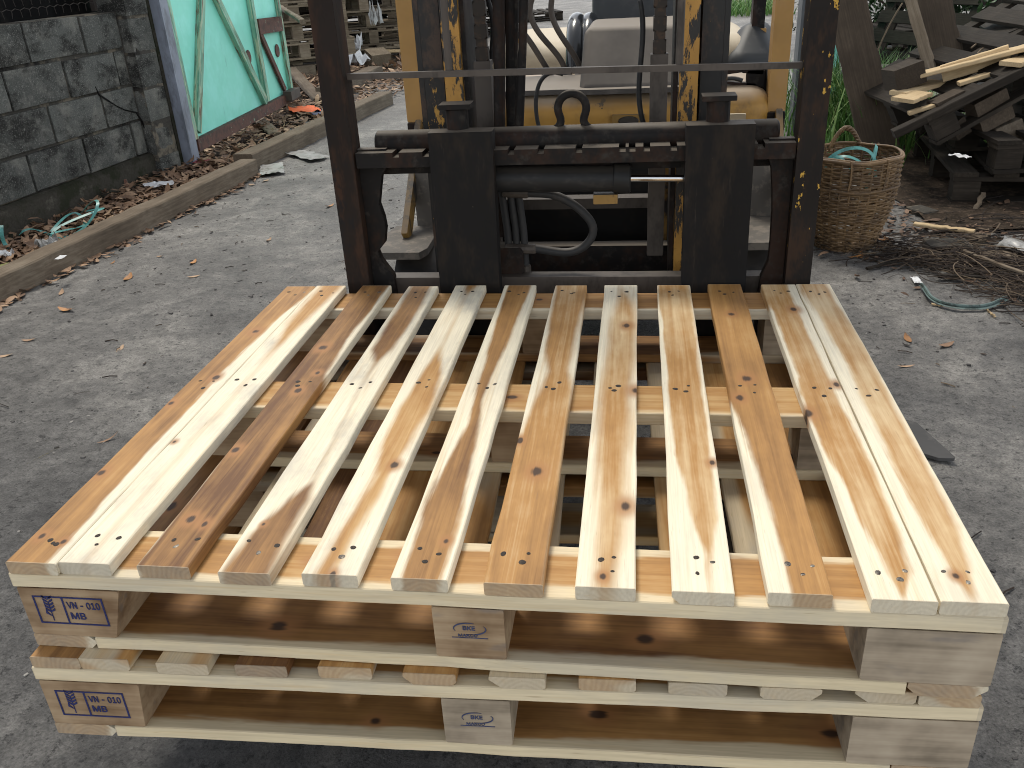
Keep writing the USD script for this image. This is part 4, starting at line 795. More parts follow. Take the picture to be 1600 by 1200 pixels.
# lifting eye
a = np.linspace(-.35, math.pi + .35, 20); pts = np.c_[.655 + .030*np.cos(a), np.full(20, 1.112), .818 + .030*np.sin(a)]; pts = np.vstack([[.618, 1.112, .775], pts[::-1][0:20], [.692, 1.112, .775]])
g = G(); v, f = tube(spline(pts, 34), .0085, 8); g.add(v, f); fp('lifting_eye', g, 'black_steel', smooth=True)
# side shift cylinder and rod
g = G(); v, f = cyl((.462, 1.085, .678), (.775, 1.085, .673), .028, 24, .004); g.add(v, f); v, f = cyl((.742, 1.085, .6735), (.780, 1.085, .6728), .031, 24, .003); g.add(v, f); v, f = cyl((.458, 1.085, .678), (.475, 1.085, .678), .031, 24, .003); g.add(v, f)
cy = fp('side_shift_cylinder', g, 'black_hydraulic', smooth=40)
g = G(); v, f = cyl((.775, 1.085, .673), (.91, 1.085, .671), .0075, 16, .001); g.add(v, f); fp('chrome_rod', g, 'chrome', smooth=40, parent=cy)
g = G(); g.ab((.70, 1.07, .622), (.752, 1.10, .642), .002); fp('port_block', g, 'dirty_yellow_frame', parent=cy)
# hoses and pipes of the carriage
for x, z0, z1 in ((.500, .43, .66), (.519, .44, .66), (.537, .44, .655)):
    g = G(); v, f = tube([(x - .01, 1.13, z1), (x, 1.13, (z0 + z1)/2), (x + .003, 1.125, z0)], .0085, 8); g.add(v, f); h = fp('hydraulic_hose', g, 'black_rubber', smooth=True)
    g = G(); v, f = cyl((x + .003, 1.125, z0 - .02), (x + .003, 1.125, z0 + .028), .0115, 10); g.add(v, f); fp('fitting', g, 'brown_grey_steel', parent=h)
lp = [on_y(px, py, 1.12) for px, py in ((820, 301), (838, 302), (862, 304), (890, 316), (915, 336), (927, 358), (918, 380), (895, 393), (860, 392), (830, 388), (810, 388))]
g = G(); v, f = tube(spline(lp, 44), .0095, 10); g.add(v, f); h = fp('hydraulic_hose', g, 'black_rubber', smooth=True)
for a, b in (((785, 300), (826, 302)), ((790, 388), (838, 389))):
    g = G(); v, f = cyl(on_y(*a, 1.12), on_y(*b, 1.12), .0115, 10); g.add(v, f); fp('fitting', g, 'brown_grey_steel', parent=h)
g = G(); g.cbox(on_y(795, 405, 1.13), (.075, .05, .07), .012); fp('hose_manifold', g, 'black_steel')
# mast
def rail(name, x0, x1, y0, y1, mat, z0=.16, z1=1.95): g = G(); g.ab((x0, y0, z0), (x1, y1, z1), .004); return fp(name, g, mat)
for sgn, c in ((-1, .30), (1, .985)):
    X = lambda d: c - sgn*d if sgn > 0 else c + d      # d grows towards the middle of the mast
    rail('outer_mast_rail', X(0), X(.012), 1.235, 1.42, 'dark_worn_rail'); rail('outer_mast_flange', X(.0125), X(.058), 1.235, 1.255, 'dark_worn_rail'); rail('outer_mast_flange', X(.0125), X(.058), 1.40, 1.42, 'dark_worn_rail')
    rail('inner_mast_rail', X(.064), X(.104), 1.215, 1.232, 'worn_yellow_rail', z0=.2, z1=1.98); rail('inner_mast_web', X(.070), X(.086), 1.2325, 1.38, 'worn_yellow_rail', z0=.2, z1=1.98)
    rail('inner_mast_web', X(.106), X(.116), 1.225, 1.36, 'black_steel', z0=.2, z1=1.98)
    ch0 = X(.130); zz = .90
    chn = None
    g = G(); g.ab((X(.128), 1.235, .45), (X(.166), 1.27, .905), .003); anc = fp('chain_anchor', g, 'brown_grey_steel')
    for k in range(22):
        z = .905 + k*.0235; g = G(); w = .013 if k % 2 else .0155
        g.cbox((X(.147), 1.252, z + .014), (2*w*.92, .016 if k % 2 else .020, .031), .006); nm = fp('chain_link', g, 'chain_steel', parent=anc)
# vertical pipes of the mast
for px0, px1, y, r in ((779, 781, 1.22, .0135), (797, 799, 1.25, .012), (806, 804, 1.25, .006), (819, 812, 1.21, .0095)):
    a = on_y(px0, 0, y); b = on_y(px1, 195, y); d = (a - b); g = G(); v, f = tube([b - d*1.0, b, a, a + d*2.2], r, 10); g.add(v, f); fp('mast_pipe', g, 'black_steel', smooth=True)
g = G(); g.ab((.44, 1.37, .53), (.86, 1.41, .556), .003); fp('mast_cross_member', g, 'brown_grey_steel')
g = G(); g.ab((.43, 1.30, .36), (.87, 1.34, .455), .003); fp('mast_cross_member', g, 'black_steel')
g = G(); g.ab((.43, 1.46, .30), (.86, 1.48, .53), .003); fp('mast_back_plate', g, 'shadow_steel')
g = G(); g.ab((.862, 1.44, .28), (.945, 1.46, .62), .003); fp('mast_yellow_plate', g, 'dirty_yellow_frame')
g = G(); g.ab((.54, 1.40, .22), (.80, 1.44, .30), .004); fp('tilt_bracket', g, 'dirty_yellow_frame')
# drive axle and front tyres
for c in (.17, 1.10):
    prof = [(.08, -.07), (.15, -.075), (.18, -.065), (.19, -.04), (.19, .04), (.18, .065), (.15, .075), (.08, .07), (.08, -.07)]
    v, f = lathe(prof, 36); v = np.c_[c + v[:, 2], 1.66 + v[:, 0], .19 + v[:, 1]]; g = G(); g.add(v, f); ty = fp('tyre', g, 'black_rubber', smooth=35)
    g = G(); v, f = cyl((c - .06, 1.66, .19), (c + .06, 1.66, .19), .081, 20, .006); g.add(v, f); fp('rim', g, 'dirty_yellow_frame', parent=ty)
g = G(); v, f = cyl((.2, 1.66, .19), (1.08, 1.66, .19), .06, 16); g.add(v, f); fp('axle', g, 'black_steel', smooth=40)
# chassis, floor, hood
g = G(); g.ab((.26, 1.62, .20), (1.01, 3.3, .44), .01); fp('chassis', g, 'shadow_steel')
def rounded_box(lo, hi, r, sub=3):
    import manifold3d as m3
    lo, hi = np.array(lo, float), np.array(hi, float); S = []
    for a in (0, 1):
        for b in (0, 1):
            for c in (0, 1):
                p = np.where([a, b, c], hi - r, lo + r); S.append(m3.Manifold.sphere(r, 20).translate(p.tolist()))
    return S and __import__('manifold3d').Manifold.batch_hull(S)
def mf(m): q = m.to_mesh(); return np.array(q.vert_properties[:, :3]), np.array(q.tri_verts)
g = G(); g.add(*mf(rounded_box((.30, 1.86, .53), (1.185, 2.5, .735), .07))); fp('front_hood', g, 'truck_yellow', smooth=35)
g = G(); g.ab((.28, 1.875, .22), (1.03, 1.895, .60), .004); fp('front_plate', g, 'shadow_steel')
fl = Polygon([(.33, 1.90), (.60, 1.90), (.62, 1.885), (.65, 1.875), (.93, 1.875), (.93, 2.2), (.33, 2.2)])
g = G(); t = trimesh.creation.extrude_polygon(fl.buffer(.012), .014, engine='earcut'); g.add(np.array(t.vertices) + [0, 0, .733], t.faces); fp('cowl_flange', g, 'grey_cowl')
import manifold3d as m3
S = [m3.Manifold.sphere(.03, 20).translate([x, y, z]) for x, y, z in ((.650, 1.93, .74), (.925, 1.93, .74), (.660, 2.02, .875), (.925, 2.02, .872), (.64, 2.38, .74), (.93, 2.38, .74), (.66, 2.38, .87), (.925, 2.38, .87))]
g = G(); g.add(*mf(m3.Manifold.batch_hull(S))); fp('steering_cowl', g, 'grey_cowl', smooth=35)
g = G(); g.ab((.985, 1.95, .735), (1.045, 2.2, .80), .012); fp('pedal_box', g, 'grey_cowl')
c = on_y(982, 188, 1.858); g = G(); g.cbox(c, (.095, .016, .034), .004); hl = fp('headlamp', g, 'dirty_yellow_frame')
g = G(); v, f = cyl(c + [0, -.013, 0], c + [0, -.002, 0], .03, 16, .002); v[:, 2] = c[2] + (v[:, 2] - c[2])*.45; g.add(v, f); fp('lens', g, 'gloss_black', parent=hl)
c = on_y(1150, 186, 1.855); g = G(); v, f = cyl(c, c + [0, .03, 0], .011, 10); g.add(v, f); fp('bolt', g, 'truck_yellow')
g = G(); g.cbox(on_y(1148, 187, 1.6), (.055, .008, .03), .003); fp('small_plate', g, 'pale_counterweight')
# levers
for pts in (((884, 112), (862, 75), (835, 40), (828, 15), (834, -10), (838, -40)), ((908, 112), (893, 80), (868, 40), (861, 15), (864, -10), (868, -40)), ((855, 108), (838, 80), (812, 45), (800, 30), (798, 0), (798, -40))):
    P = [on_y(px, py, 2.25) for px, py in pts]; g = G(); v, f = tube(spline(P, 26), .0095, 10); g.add(v, f); lv = fp('control_lever', g, 'brown_grey_steel', smooth=True)
    b = P[0]; 
    for k in range(3): g = G(); v, f = cyl(b + [0, 0, -.045 + k*.014], b + [0, 0, -.034 + k*.014], .026 - .002*k, 16, .003); g.add(v, f); fp('rubber_boot', g, 'black_rubber', parent=lv)
for pts, y in ((((762, 0), (770, 60), (764, 120), (772, 195)), 1.30), (((1000, 0), (1004, 60), (1000, 110), (1006, 195)), 1.30), (((845, 205), (838, 150), (850, 120), (880, 116)), 1.80), (((1090, 205), (1096, 150), (1120, 128), (1160, 126)), 1.84)):
    P = [on_y(px, py, y) for px, py in pts]; g = G(); v, f = tube(spline(P, 24), .006, 8); g.add(v, f); fp('cable', g, 'black_rubber', smooth=True)
# seat
S = [m3.Manifold.sphere(.04, 20).translate([x, y, z]) for x, y, z in ((.66, 2.72, .74), (.93, 2.72, .74), (.66, 2.85, 1.25), (.93, 2.85, 1.25), (.66, 2.84, .74), (.93, 2.84, .74), (.66, 2.92, 1.25), (.93, 2.92, 1.25))]
g = G(); g.add(*mf(m3.Manifold.batch_hull(S))); seat = fp('seat_back', g, 'dark_vinyl', smooth=35)
for s, cx in ((-1, .575), (1, 1.035)):
    for k, (dx, r) in enumerate(((0, .032), (.045, .030))):
        x = cx + (dx if s < 0 else -dx); P = [(x, 2.40, .70), (x, 2.43, .80), (x, 2.50, .865), (x, 2.60, .88), (x, 2.75, .80), (x, 2.8, .70)]
        g = G(); v, f = tube(spline(P, 24), r, 12); g.add(v, f); fp('seat_bolster', g, 'gloss_black', smooth=True, parent=seat)
S = rounded_box((.55, 2.42, .60), (1.05, 2.85, .74), .05); g = G(); g.add(*mf(S)); fp('seat_cushion', g, 'dark_vinyl', smooth=35)
g = G(); g.add(*mf(rounded_box((.16, 2.95, .25), (1.30, 3.85, .775), .12))); fp('counterweight', g, 'pale_counterweight', smooth=40)
S = [m3.Manifold.sphere(.07, 18).translate(p) for p in ([1.20, 2.98, .66], [1.27, 3.0, .66], [1.25, 3.1, .74], [1.28, 3.2, .74])]; g = G(); g.add(*mf(m3.Manifold.batch_hull(S))); fp('rear_light_shroud', g, 'dark_vinyl', smooth=40)
# overhead guard pillars
for x0, x1 in ((.095, .155), (1.165, 1.215)):
    g = G(); g.ab((x0, 1.88, .30), (x1, 1.95, .665), .004); fp('guard_pillar_base', g, 'black_steel')
    g = G(); g.ab((x0, 1.885, .667), (x1, 1.945, 2.05), .004); fp('guard_pillar', g, 'pillar_yellow')
for x in (.26, 1.235):
    g = G(); g.ab((x, 3.06, .60), (x + .065, 3.13, .79), .004); fp('rear_guard_pillar_foot', g, 'pillar_yellow'); g = G(); g.ab((x + .008, 3.065, .79), (x + .057, 3.125, 2.05), .004); fp('rear_guard_pillar', g, 'black_steel')
# bracket frame on the right
b = [on_y(px, py, 1.95) for px, py in ((1123, 113), (1160, 108), (1192, 110))]; g = G(); g.beam(b[0], b[1], .03, .014).beam(b[1], b[2], .03, .018); g.beam(b[2] + [-.008, 0, .01], on_y(1191, 200, 1.95), .018, .03); g.cbox(on_y(1180, 122, 1.95), (.05, .03, .045), .003); g.beam(on_y(1128, 128, 1.95), on_y(1180, 132, 1.95), .03, .008)
fp('side_bracket', g, 'black_steel')
# steps
for xx, nm in ((.10, 0), (1.14, 1)):
    y0, z0 = 1.55, .40
    st = Polygon([(xx - .055, 1.50), (xx - .02, 1.46), (xx + .10, 1.46), (xx + .115, 1.50), (xx + .11, 1.72), (xx - .03, 1.72)]) if nm == 0 else Polygon([(xx - .09, 1.47), (xx + .05, 1.47), (xx + .06, 1.72), (xx - .09, 1.72)])
    g = G(); t = trimesh.creation.extrude_polygon(st, .02, engine='earcut'); g.add(np.array(t.vertices) + [0, 0, z0 - .03 + nm*.015], t.faces); sp = fp('step_plate', g, 'step_plate')
    g = G(); g.beam((xx + (.03 if nm == 0 else .05), 1.60, .39), (xx + (.035 if nm == 0 else .055), 1.88, .66), .018, .05); fp('step_bracket', g, 'dirty_yellow_frame', parent=sp)
    g = G(); g.ab((xx + (.035 if nm == 0 else -.03), 1.73, .385), (xx + .12, 1.745, .58), .003); fp('step_riser', g, 'step_plate', parent=sp)

# ------------------------------------------------------------------ bamboo basket
BC = np.array([1.615, 2.73, 0.0]); bk = thing('bamboo_basket', 'round woven bamboo basket standing beside the forklift, green straps inside', 'basket', BC)
BH = .355
def brad(t): return .108 + .060*np.clip(t/.55, 0, 1)**.75 + .008*np.clip((t - .55)/.45, 0, 1)
g = G(); NS = 30; nr = 40
for k in range(nr):
    t = (k + .5)/nr; n = NS*4; a = np.arange(n + 1)*2*np.pi/n; w = .0042*np.cos(a*NS/2 + (np.pi if k % 2 else 0))*1.0
    rr = brad(t) + w + rng.normal(0, .0008); z = BH*t + .002*np.sin(a*3 + k) + rng.normal(0, .0008)
    v, f = tube(np.c_[BC[0] + rr*np.cos(a), BC[1] + rr*np.sin(a), z], .0046, 5, caps=False); g.add(v, f)
fp('weave', g, 'bamboo', smooth=True, parent=bk, kind='stuff')
g = G()
for s in range(NS):
    a = 2*np.pi*(s + .5)/NS; ts = np.linspace(0.01, 1.0, 10); v, f = tube(np.c_[BC[0] + (brad(ts) - .001)*np.cos(a), BC[1] + (brad(ts) - .001)*np.sin(a), BH*ts], .005, 5); g.add(v, f)
fp('stakes', g, 'bamboo', smooth=True, parent=bk, kind='stuff')
for rr, z, w in ((brad(1) + .002, BH + .002, .0062), (brad(1) - .005, BH + .007, .0052), (brad(.72) + .006, BH*.70, .0055)):
    a = np.linspace(0, 2*np.pi, 61); g = G(); v, f = tube(np.c_[BC[0] + rr*np.cos(a), BC[1] + rr*np.sin(a), z + .003*np.sin(5*a)], w, 7, caps=False); g.add(v, f); fp('rim', g, 'bamboo', smooth=True, parent=bk)
v, f = lathe([(0, .012), (.112, .010), (.118, 0.0), (.0, .0)], 30); g = G(); g.add(v + BC, f); fp('base', g, 'bamboo', parent=bk)
for a0 in (1.55, 3.35):
    q = np.linspace(-.36, .36, 9); P = [(BC[0] + (brad(1) - .004)*math.cos(a0 + t), BC[1] + (brad(1) - .004)*math.sin(a0 + t), BH - .01 + .075*math.cos(t/.36*math.pi/2)) for t in q]
    g = G(); sp_ = spline(P, 40)
    for ph in (0, 2.1, 4.2):
        th = np.linspace(0, 30, 40) + ph; o = np.c_[.005*np.cos(th), .005*np.cos(th), .007*np.sin(th)]; v, f = tube(sp_ + o, .0052, 6); g.add(v, f)
    fp('handle', g, 'bamboo', smooth=True, parent=bk)
for da in (-.9, -.25, .5, 2.4):
    a = -1.57 + da; g = G(); v, f = tube([(BC[0] + (brad(t) + .007)*math.cos(a + .03*math.sin(9*t)), BC[1] + (brad(t) + .007)*math.sin(a + .03*math.sin(9*t)), BH*t) for t in np.linspace(.72, 1.03, 6)], .004, 5); g.add(v, f); fp('binding', g, 'bamboo', parent=bk)
g = G()
for k in range(3):
    a = 1.2 + k*1.9; P = [BC + [.13*math.cos(a), .10*math.sin(a), .22], BC + [.08*math.cos(a + .9), .08*math.sin(a + .9), .33 + .03*(k % 3)], BC + [.14*math.cos(a + 2.2), .12*math.sin(a + 2.2), .28]]
    v, f = strip_ribbon(P, .013, (.5, -.6, .6)); g.add(v, f)
P = [BC + [-.12, -.08, .33], BC + [-.05, -.10, .395], BC + [.03, -.09, .385], BC + [.06, -.10, .30]]; v, f = strip_ribbon(P, .013, (.2, -.7, .6)); g.add(v, f)
single('plastic_strap', 'pale green plastic straps lying inside the bamboo basket', 'strap', g, 'teal_strap', smooth=30)

# strap tied on the grey post
g = G(); c = np.array([1.86, 4.93, .16])
for k in range(9):
    P = [c + rng.normal(0, .05, 3)*[1, .4, 1.0] for _ in range(5)]; v, f = strip_ribbon(spline(P, 12), .016, (.3, -.8, .3)); g.add(v, f)
v, f = strip_ribbon([(1.862, 4.945, 1.3), (1.865, 4.945, .8), (1.86, 4.94, .45), (1.87, 4.93, .2), (1.885, 4.92, .03)], .02, (0, -1, .1)); g.add(v, f)
single('plastic_strap', 'teal straps knotted round the grey gate post behind the forklift', 'strap', g, 'teal_strap', smooth=30)

# ------------------------------------------------------------------ weathered pallets: one of each kind, then copies
def old_pallet(cls, mat, seed, hb=.083, nd=7):
    stage.CreateClassPrim(cls); LOC[cls] = np.zeros(3); r = np.random.default_rng(seed)
    def bd(nm, c, size):
        Lx = size[0] > size[1]; a = r.normal(0, .006)
        v, f = cbox((size[1], size[0], size[2]) if Lx else size, .003)
        part(cls, nm, (v, f), mat, mat4=T4(c, rotz(a - math.pi/2) if Lx else rotz(a)))
    for k in range(nd): bd('deck_board', (-.5 + k*1.0/(nd - 1), r.normal(0, .004), hb + .049), (.10, 1.0, .018))
    for y in (-.45, 0, .45): bd('lead_board', (0, y, hb + .030), (1.1, .09, .019))
    for y in (-.45, 0, .45):
        for x in (-.49, 0, .49): bd('block', (x, y, hb/2 + .0195), (.11, .09, hb))
    for y in (-.45, 0, .45): bd('bottom_board', (0, y, .0095), (1.1, .09, .018))
old_pallet('/World/grey_old_pallet_source', 'grey_pallet_wood', 1, .125, 6); old_pallet('/World/dark_old_pallet_source', 'dark_pallet_wood', 2)
def put_pallet(src, loc, rot, label, group):
    x = UsdGeom.Xform.Define(stage, free('/World/old_pallet')); x.AddTransformOp().Set(gm(T4(loc, rot))); x.GetPrim().GetReferences().AddInternalReference(src); x.GetPrim().SetInstanceable(True)
    tag(x, label, 'pallet', group)
stk = [((-3.02, 9.15), 7, .50, 'weathered grey pallet in the stack behind the gate end', 'grey pallets stacked behind the gate'),
       ((-2.55, 10.5), 6, .42, 'weathered pallet in the stack left of the mast beyond the bags', 'grey pallets stacked beyond the bags'),
       ((-2.10, 12.0), 6, .30, 'grey pallet in the furthest stack left of the mast', 'grey pallets in the furthest stack')]
for (x, y), n, a, lab, gr in stk:
    for k in range(n): put_pallet('/World/grey_old_pallet_source', (x + rng.normal(0, .05), y + rng.normal(0, .05), .185*k), rotz(a + rng.normal(0, .05)), f"{lab}, {('lowest', 'second', 'third', 'fourth', 'fifth', 'sixth', 'seventh', 'eighth')[k]} from the ground", gr)
for (x, y), a, lab in (((-3.55, 10.7), .5, 'added dark backing pallet in the stack hidden behind the gate-end stack'), ((-3.0, 12.3), .4, 'added dark backing pallet in the back row left of the mast'), ((-1.75, 13.4), .2, 'added dark backing pallet in the last stack beside the forklift pillar')):
    for k in range(7): put_pallet('/World/dark_old_pallet_source', (x + rng.normal(0, .05), y + rng.normal(0, .05), .143*k), rotz(a + rng.normal(0, .05)), f"{lab}, {('lowest', 'second', 'third', 'fourth', 'fifth', 'sixth', 'seventh')[k]} up", 'added dark backing pallets in the back row on the left')  # stacks added as dark backing behind the bright gaps of the grey ones
put_pallet('/World/dark_old_pallet_source', (-1.15, 15.6, 0), rotz(.3), 'dark pallet at the far end of the pallet row', None)
v, f = cbox((.26, .16, .13), .005)
single('wooden_block', 'squared wooden block on the ground at the foot of the grey pallets', 'block', (v @ rotz(.4).T + on_z(474, 112, .06), f), 'grey_pallet_wood')
v, f = cbox((.24, .2, .2), .008)
single('wooden_block', 'tan wooden block leaning by the plastic bags', 'block', (v @ (rotz(.7) @ rotx(.3)).T + on_z(590, 94, .08), f), 'grey_pallet_wood')
timber('loose_board', 'pale board lying in front of the far pallets by the forklift pillar', 'board', on_z(600, 82, .12), on_z(640, 81, .1), .10, .03, 'pale_plank_wood')
timber('loose_board', 'thin grey stick leaning on the pallets by the gate end', 'stick', on_z(436, 12, .75), on_z(474, 38, .75), .04, .03, 'grey_pallet_wood')
timber('loose_board', 'grey board on the ground below the gate latch', 'board', on_z(455, 112, .15), on_z(500, 160, .04), .10, .04, 'weathered_timber')
timber('loose_board', 'dark board under the gate end lying in leaves', 'board', on_z(400, 185, .03), on_z(432, 212, .03), .09, .02, 'weathered_timber')

# ------------------------------------------------------------------ the scrap pile on the right
DP = '/World/dark_old_pallet_source'
put_pallet(DP, (2.78, 3.72, 0.0), rotz(-.10), 'dark rotten pallet at the bottom of the scrap pile on the right', 'dark pallets in the scrap pile')
put_pallet(DP, (2.84, 3.76, .145), rotz(.06), 'dark rotten pallet second from the ground in the scrap pile', 'dark pallets in the scrap pile')
put_pallet(DP, (2.55, 3.95, .50), rotz(.12) @ roty(-.50), 'dark pallet tilted steeply across the scrap pile', 'dark pallets in the scrap pile')
put_pallet(DP, (3.25, 4.5, .30), rotz(.3), 'dark pallet at the back of the scrap pile', 'dark pallets in the scrap pile')
put_pallet(DP, (3.15, 4.35, .72), rotz(-.2) @ roty(-.42), 'dark pallet tilted at the top right of the scrap pile', 'dark pallets in the scrap pile')
put_pallet(DP, (3.3, 3.5, .29), rotz(.25) @ roty(-.2), 'dark pallet lying crooked third from the ground in the scrap pile', 'dark pallets in the scrap pile')
PG = 'loose boards on the scrap pile'
def pbeam(nm, lab, a, b, y0, y1, w, h, mat, cat='board', up=(0, 0, 1)): timber(nm, lab, cat, on_y(*a, y0), on_y(*b, y1), w, h, mat, up=up, ch=.003, wob=.002)
pbeam('scrap_board', 'long dark beam slanting up to the right below the pale boards of the pile', (1398, 215), (1640, 97), 3.42, 3.42, .06, .035, 'dark_pallet_wood')
pbeam('scrap_board', 'topmost long grey board sloping up to the right on the pile', (1430, 122), (1640, 68), 3.75, 3.55, .16, .018, 'pale_plank_wood')
pbeam('scrap_board', 'tan plank edge right below the topmost grey board', (1474, 128), (1580, 96), 3.70, 3.62, .03, .075, 'pale_plank_wood')
pbeam('scrap_board', 'short pale board lying lowest left on the pile', (1402, 150), (1466, 132), 3.62, 3.75, .10, .02, 'pale_plank_wood')
pbeam('scrap_board', 'pale wedge-shaped board on the left of the pile', (1410, 160), (1440, 148), 3.52, 3.58, .13, .018, 'pale_plank_wood')
pbeam('scrap_board', 'bright new board end jutting in at the right edge of the pile', (1578, 104), (1650, 85), 3.45, 3.6, .11, .02, 'pale_plank_wood')
pbeam('scrap_board', 'narrow pale strip under the topmost board', (1498, 134), (1560, 114), 3.56, 3.56, .05, .018, 'pale_plank_wood')
pbeam('scrap_board', 'thin pale strip just above the dark slanting beam', (1420, 180), (1470, 164), 3.48, 3.48, .04, .016, 'pale_plank_wood')
for k, (a, sz, rt, lab) in enumerate((((1545, 172), (.15, .1, .14), .45, 'big dark square block under the slanting beam'), ((1494, 200), (.07, .09, .08), .6, 'small dark block left of the big block'), ((1570, 208), (.12, .1, .10), .35, 'split wooden block with pale end under the pile'), ((1412, 118), (.14, .14, .10), .3, 'dark timber block behind the leaning plank'), ((1480, 160), (.13, .1, .06), .4, 'dark block between slanting beam and pale boards'))):
    v, f = cbox(sz, .005); single('wooden_block', lab, 'block', (v @ (roty(-rt) @ rotz(.2)).T + on_y(*a, 3.42 + (.3 if k == 3 else .08)), f), 'weathered_timber' if k == 2 else 'brown_plank_wood')
# planks leaning to the right of the forklift
pl = frame(on_y(1372, 232, 4.15), on_y(1316, -40, 4.35), (0.25, -1, .1))
timber('leaning_plank', 'wide brown plank leaning upright behind the bamboo basket', 'plank', on_y(1375, 235, 4.15), on_y(1306, -70, 4.35), .19, .035, 'brown_plank_wood', up=(-.25, -1, .1))
timber('leaning_plank', 'brown beam standing slanted behind the pale boards of the scrap pile', 'plank', on_y(1478, 125, 4.2), on_y(1440, -70, 4.5), .20, .03, 'brown_plank_wood', up=(-.3, -1, .1))
timber('leaning_plank', 'pale narrow batten fixed along the left edge of the slanted beam', 'plank', on_y(1459, 124, 4.12), on_y(1402, -70, 4.42), .055, .05, 'grey_pallet_wood', up=(-.3, -1, .1))
# dark pallets heaped behind
for k, (x, y, z, a, b, lab) in enumerate(((3.25, 7.3, .55, .5, -1.15, 'dark pallet standing on edge behind the leaning plank'), (4.2, 7.0, .0, .2, 0, 'dark flat pallet lowest in the heap behind the slanted beam'), (4.25, 7.1, .145, .35, 0, 'dark flat pallet second in the heap behind the slanted beam'), (4.15, 7.05, .29, .1, 0, 'dark flat pallet third in the heap behind the slanted beam'), (4.4, 7.3, .435, .3, .1, 'dark tilted pallet on top of the heap behind the slanted beam'), (3.6, 8.6, .0, -.2, 0, 'dark pallet far back between the turquoise leaf and the heap'), (3.6, 8.6, .15, .2, 0, 'upper dark pallet far back between the turquoise leaf and the heap'))):
    put_pallet(DP, (x, y, z), rotz(a) @ roty(b), lab, 'dark pallets heaped at the back right')

# ------------------------------------------------------------------ plants
def blades(n, place, h, w, lean=.5):
    g = G()
    for _ in range(n):
        x, y = place(); hh = rng.uniform(*h); a = rng.uniform(0, 6.3); le = rng.uniform(.1, lean)*hh; t = np.linspace(0, 1, 5); ww = w*(1 - t**1.5)*rng.uniform(.6, 1.3) + .0004
        c = np.c_[x + le*t**2*math.cos(a), y + le*t**2*math.sin(a), hh*(t - .25*t**3*rng.random())]; s = np.array([-math.sin(a), math.cos(a), 0])
        V = np.vstack([c - s*ww[:, None]/2, c + s*ww[:, None]/2]); F = [[k, k + 1, 6 + k, 5 + k] for k in range(4)]; g.add(V, F, np.clip(rng.normal(.5, .22), 0, 1))
    return g
g = blades(2600, lambda: (rng.normal(2.12, .17), rng.normal(5.0, .32)), (.14, .52), .010, .9)
single('grass_clump', 'tall green grass growing between the right backrest post and the leaning plank', 'grass', g, 'grass_blade', kind='stuff', tint=g.tint())
g = blades(500, lambda: (rng.uniform(2.3, 2.75), rng.normal(4.75, .2)), (.08, .3), .010, .9)
single('grass_clump', 'low grass behind the left end of the scrap pile', 'grass', g, 'grass_blade', kind='stuff', tint=g.tint())
g = blades(1500, lambda: (rng.uniform(1.4, 3.2), rng.uniform(14.2, 17)), (.08, .25), .02, .9)
single('grass_clump', 'far grass patch beyond the forklift', 'grass', g, 'grass_blade', kind='stuff', tint=g.tint())
def bush(label, c, r, n, leaf=.06):
    b = thing('leafy_bush', label, 'bush', (c[0], c[1], 0)); g = G()
    for _ in range(n):
        d = rng.normal(0, 1, 3); d /= np.linalg.norm(d); q = np.array(c) + d*np.array(r)*rng.uniform(.45, 1.0)*(.75 + .5*meshkit.noise((d*2.4)[None], 4)[0])
        l = leaf*rng.uniform(.6, 1.4); v, f = leaf_mesh(l, l*.45, rng.uniform(0, .5), rng.uniform(-.6, .6)); v = v @ (rotz(rng.uniform(0, 6.3)) @ rotx(rng.normal(.3, .6))).T
        if q[2] > .02: g.add(v + q, f, np.clip(rng.normal(.45, .25), 0, 1))
    part(b, 'foliage', g, 'bush_leaf', tint=g.tint())
    g = G()
    for k in range(9):
        e = np.array(c) + rng.normal(0, .5, 3)*np.array(r)*.8; e[2] = abs(e[2]); v, f = tube(spline([(c[0] + rng.normal(0, .05), c[1], 0), (np.array([c[0], c[1], 0])*.5 + e*.5) + [0, 0, .1], e], 10), np.linspace(.018, .004, 10), 6); g.add(v, f, rng.random())
    part(b, 'stems', g, 'twig', tint=g.tint())
bush('dark leafy bush behind the scrap pile at the upper right', (3.75, 5.9, .45), (.75, .6, .75), 3800)
bush('dark low bush behind the leaning plank and the heaped pallets', (3.7, 9.6, .6), (1.3, .6, .9), 3200, .09)
bush('dark bush filling the back behind the heaped pallets', (4.9, 8.8, .7), (1.8, .8, 1.1), 4500, .09)
g = G()
for px, py, px2, py2, y in ((1520, 98, 1548, 80, 3.9), (1548, 82, 1562, 76, 3.9), (1362, 105, 1410, 5, 5.0), (1410, 165, 1445, 150, 4.4), (1518, 75, 1545, 85, 4.0), (1400, 118, 1440, 85, 5.0), (1550, 72, 1564, 84, 4.0)):
    a, b = on_y(px, py, y), on_y(px2, py2, y + .1); v, f = tube(spline([a, (a + b)/2 + [.0, 0, .04], b], 8), .005, 5); g.add(v, f, .98)
single('dry_stems', 'pale dry stems arching in front of the dark bush', 'stems', g, 'twig', smooth=True, kind='stuff', tint=g.tint())

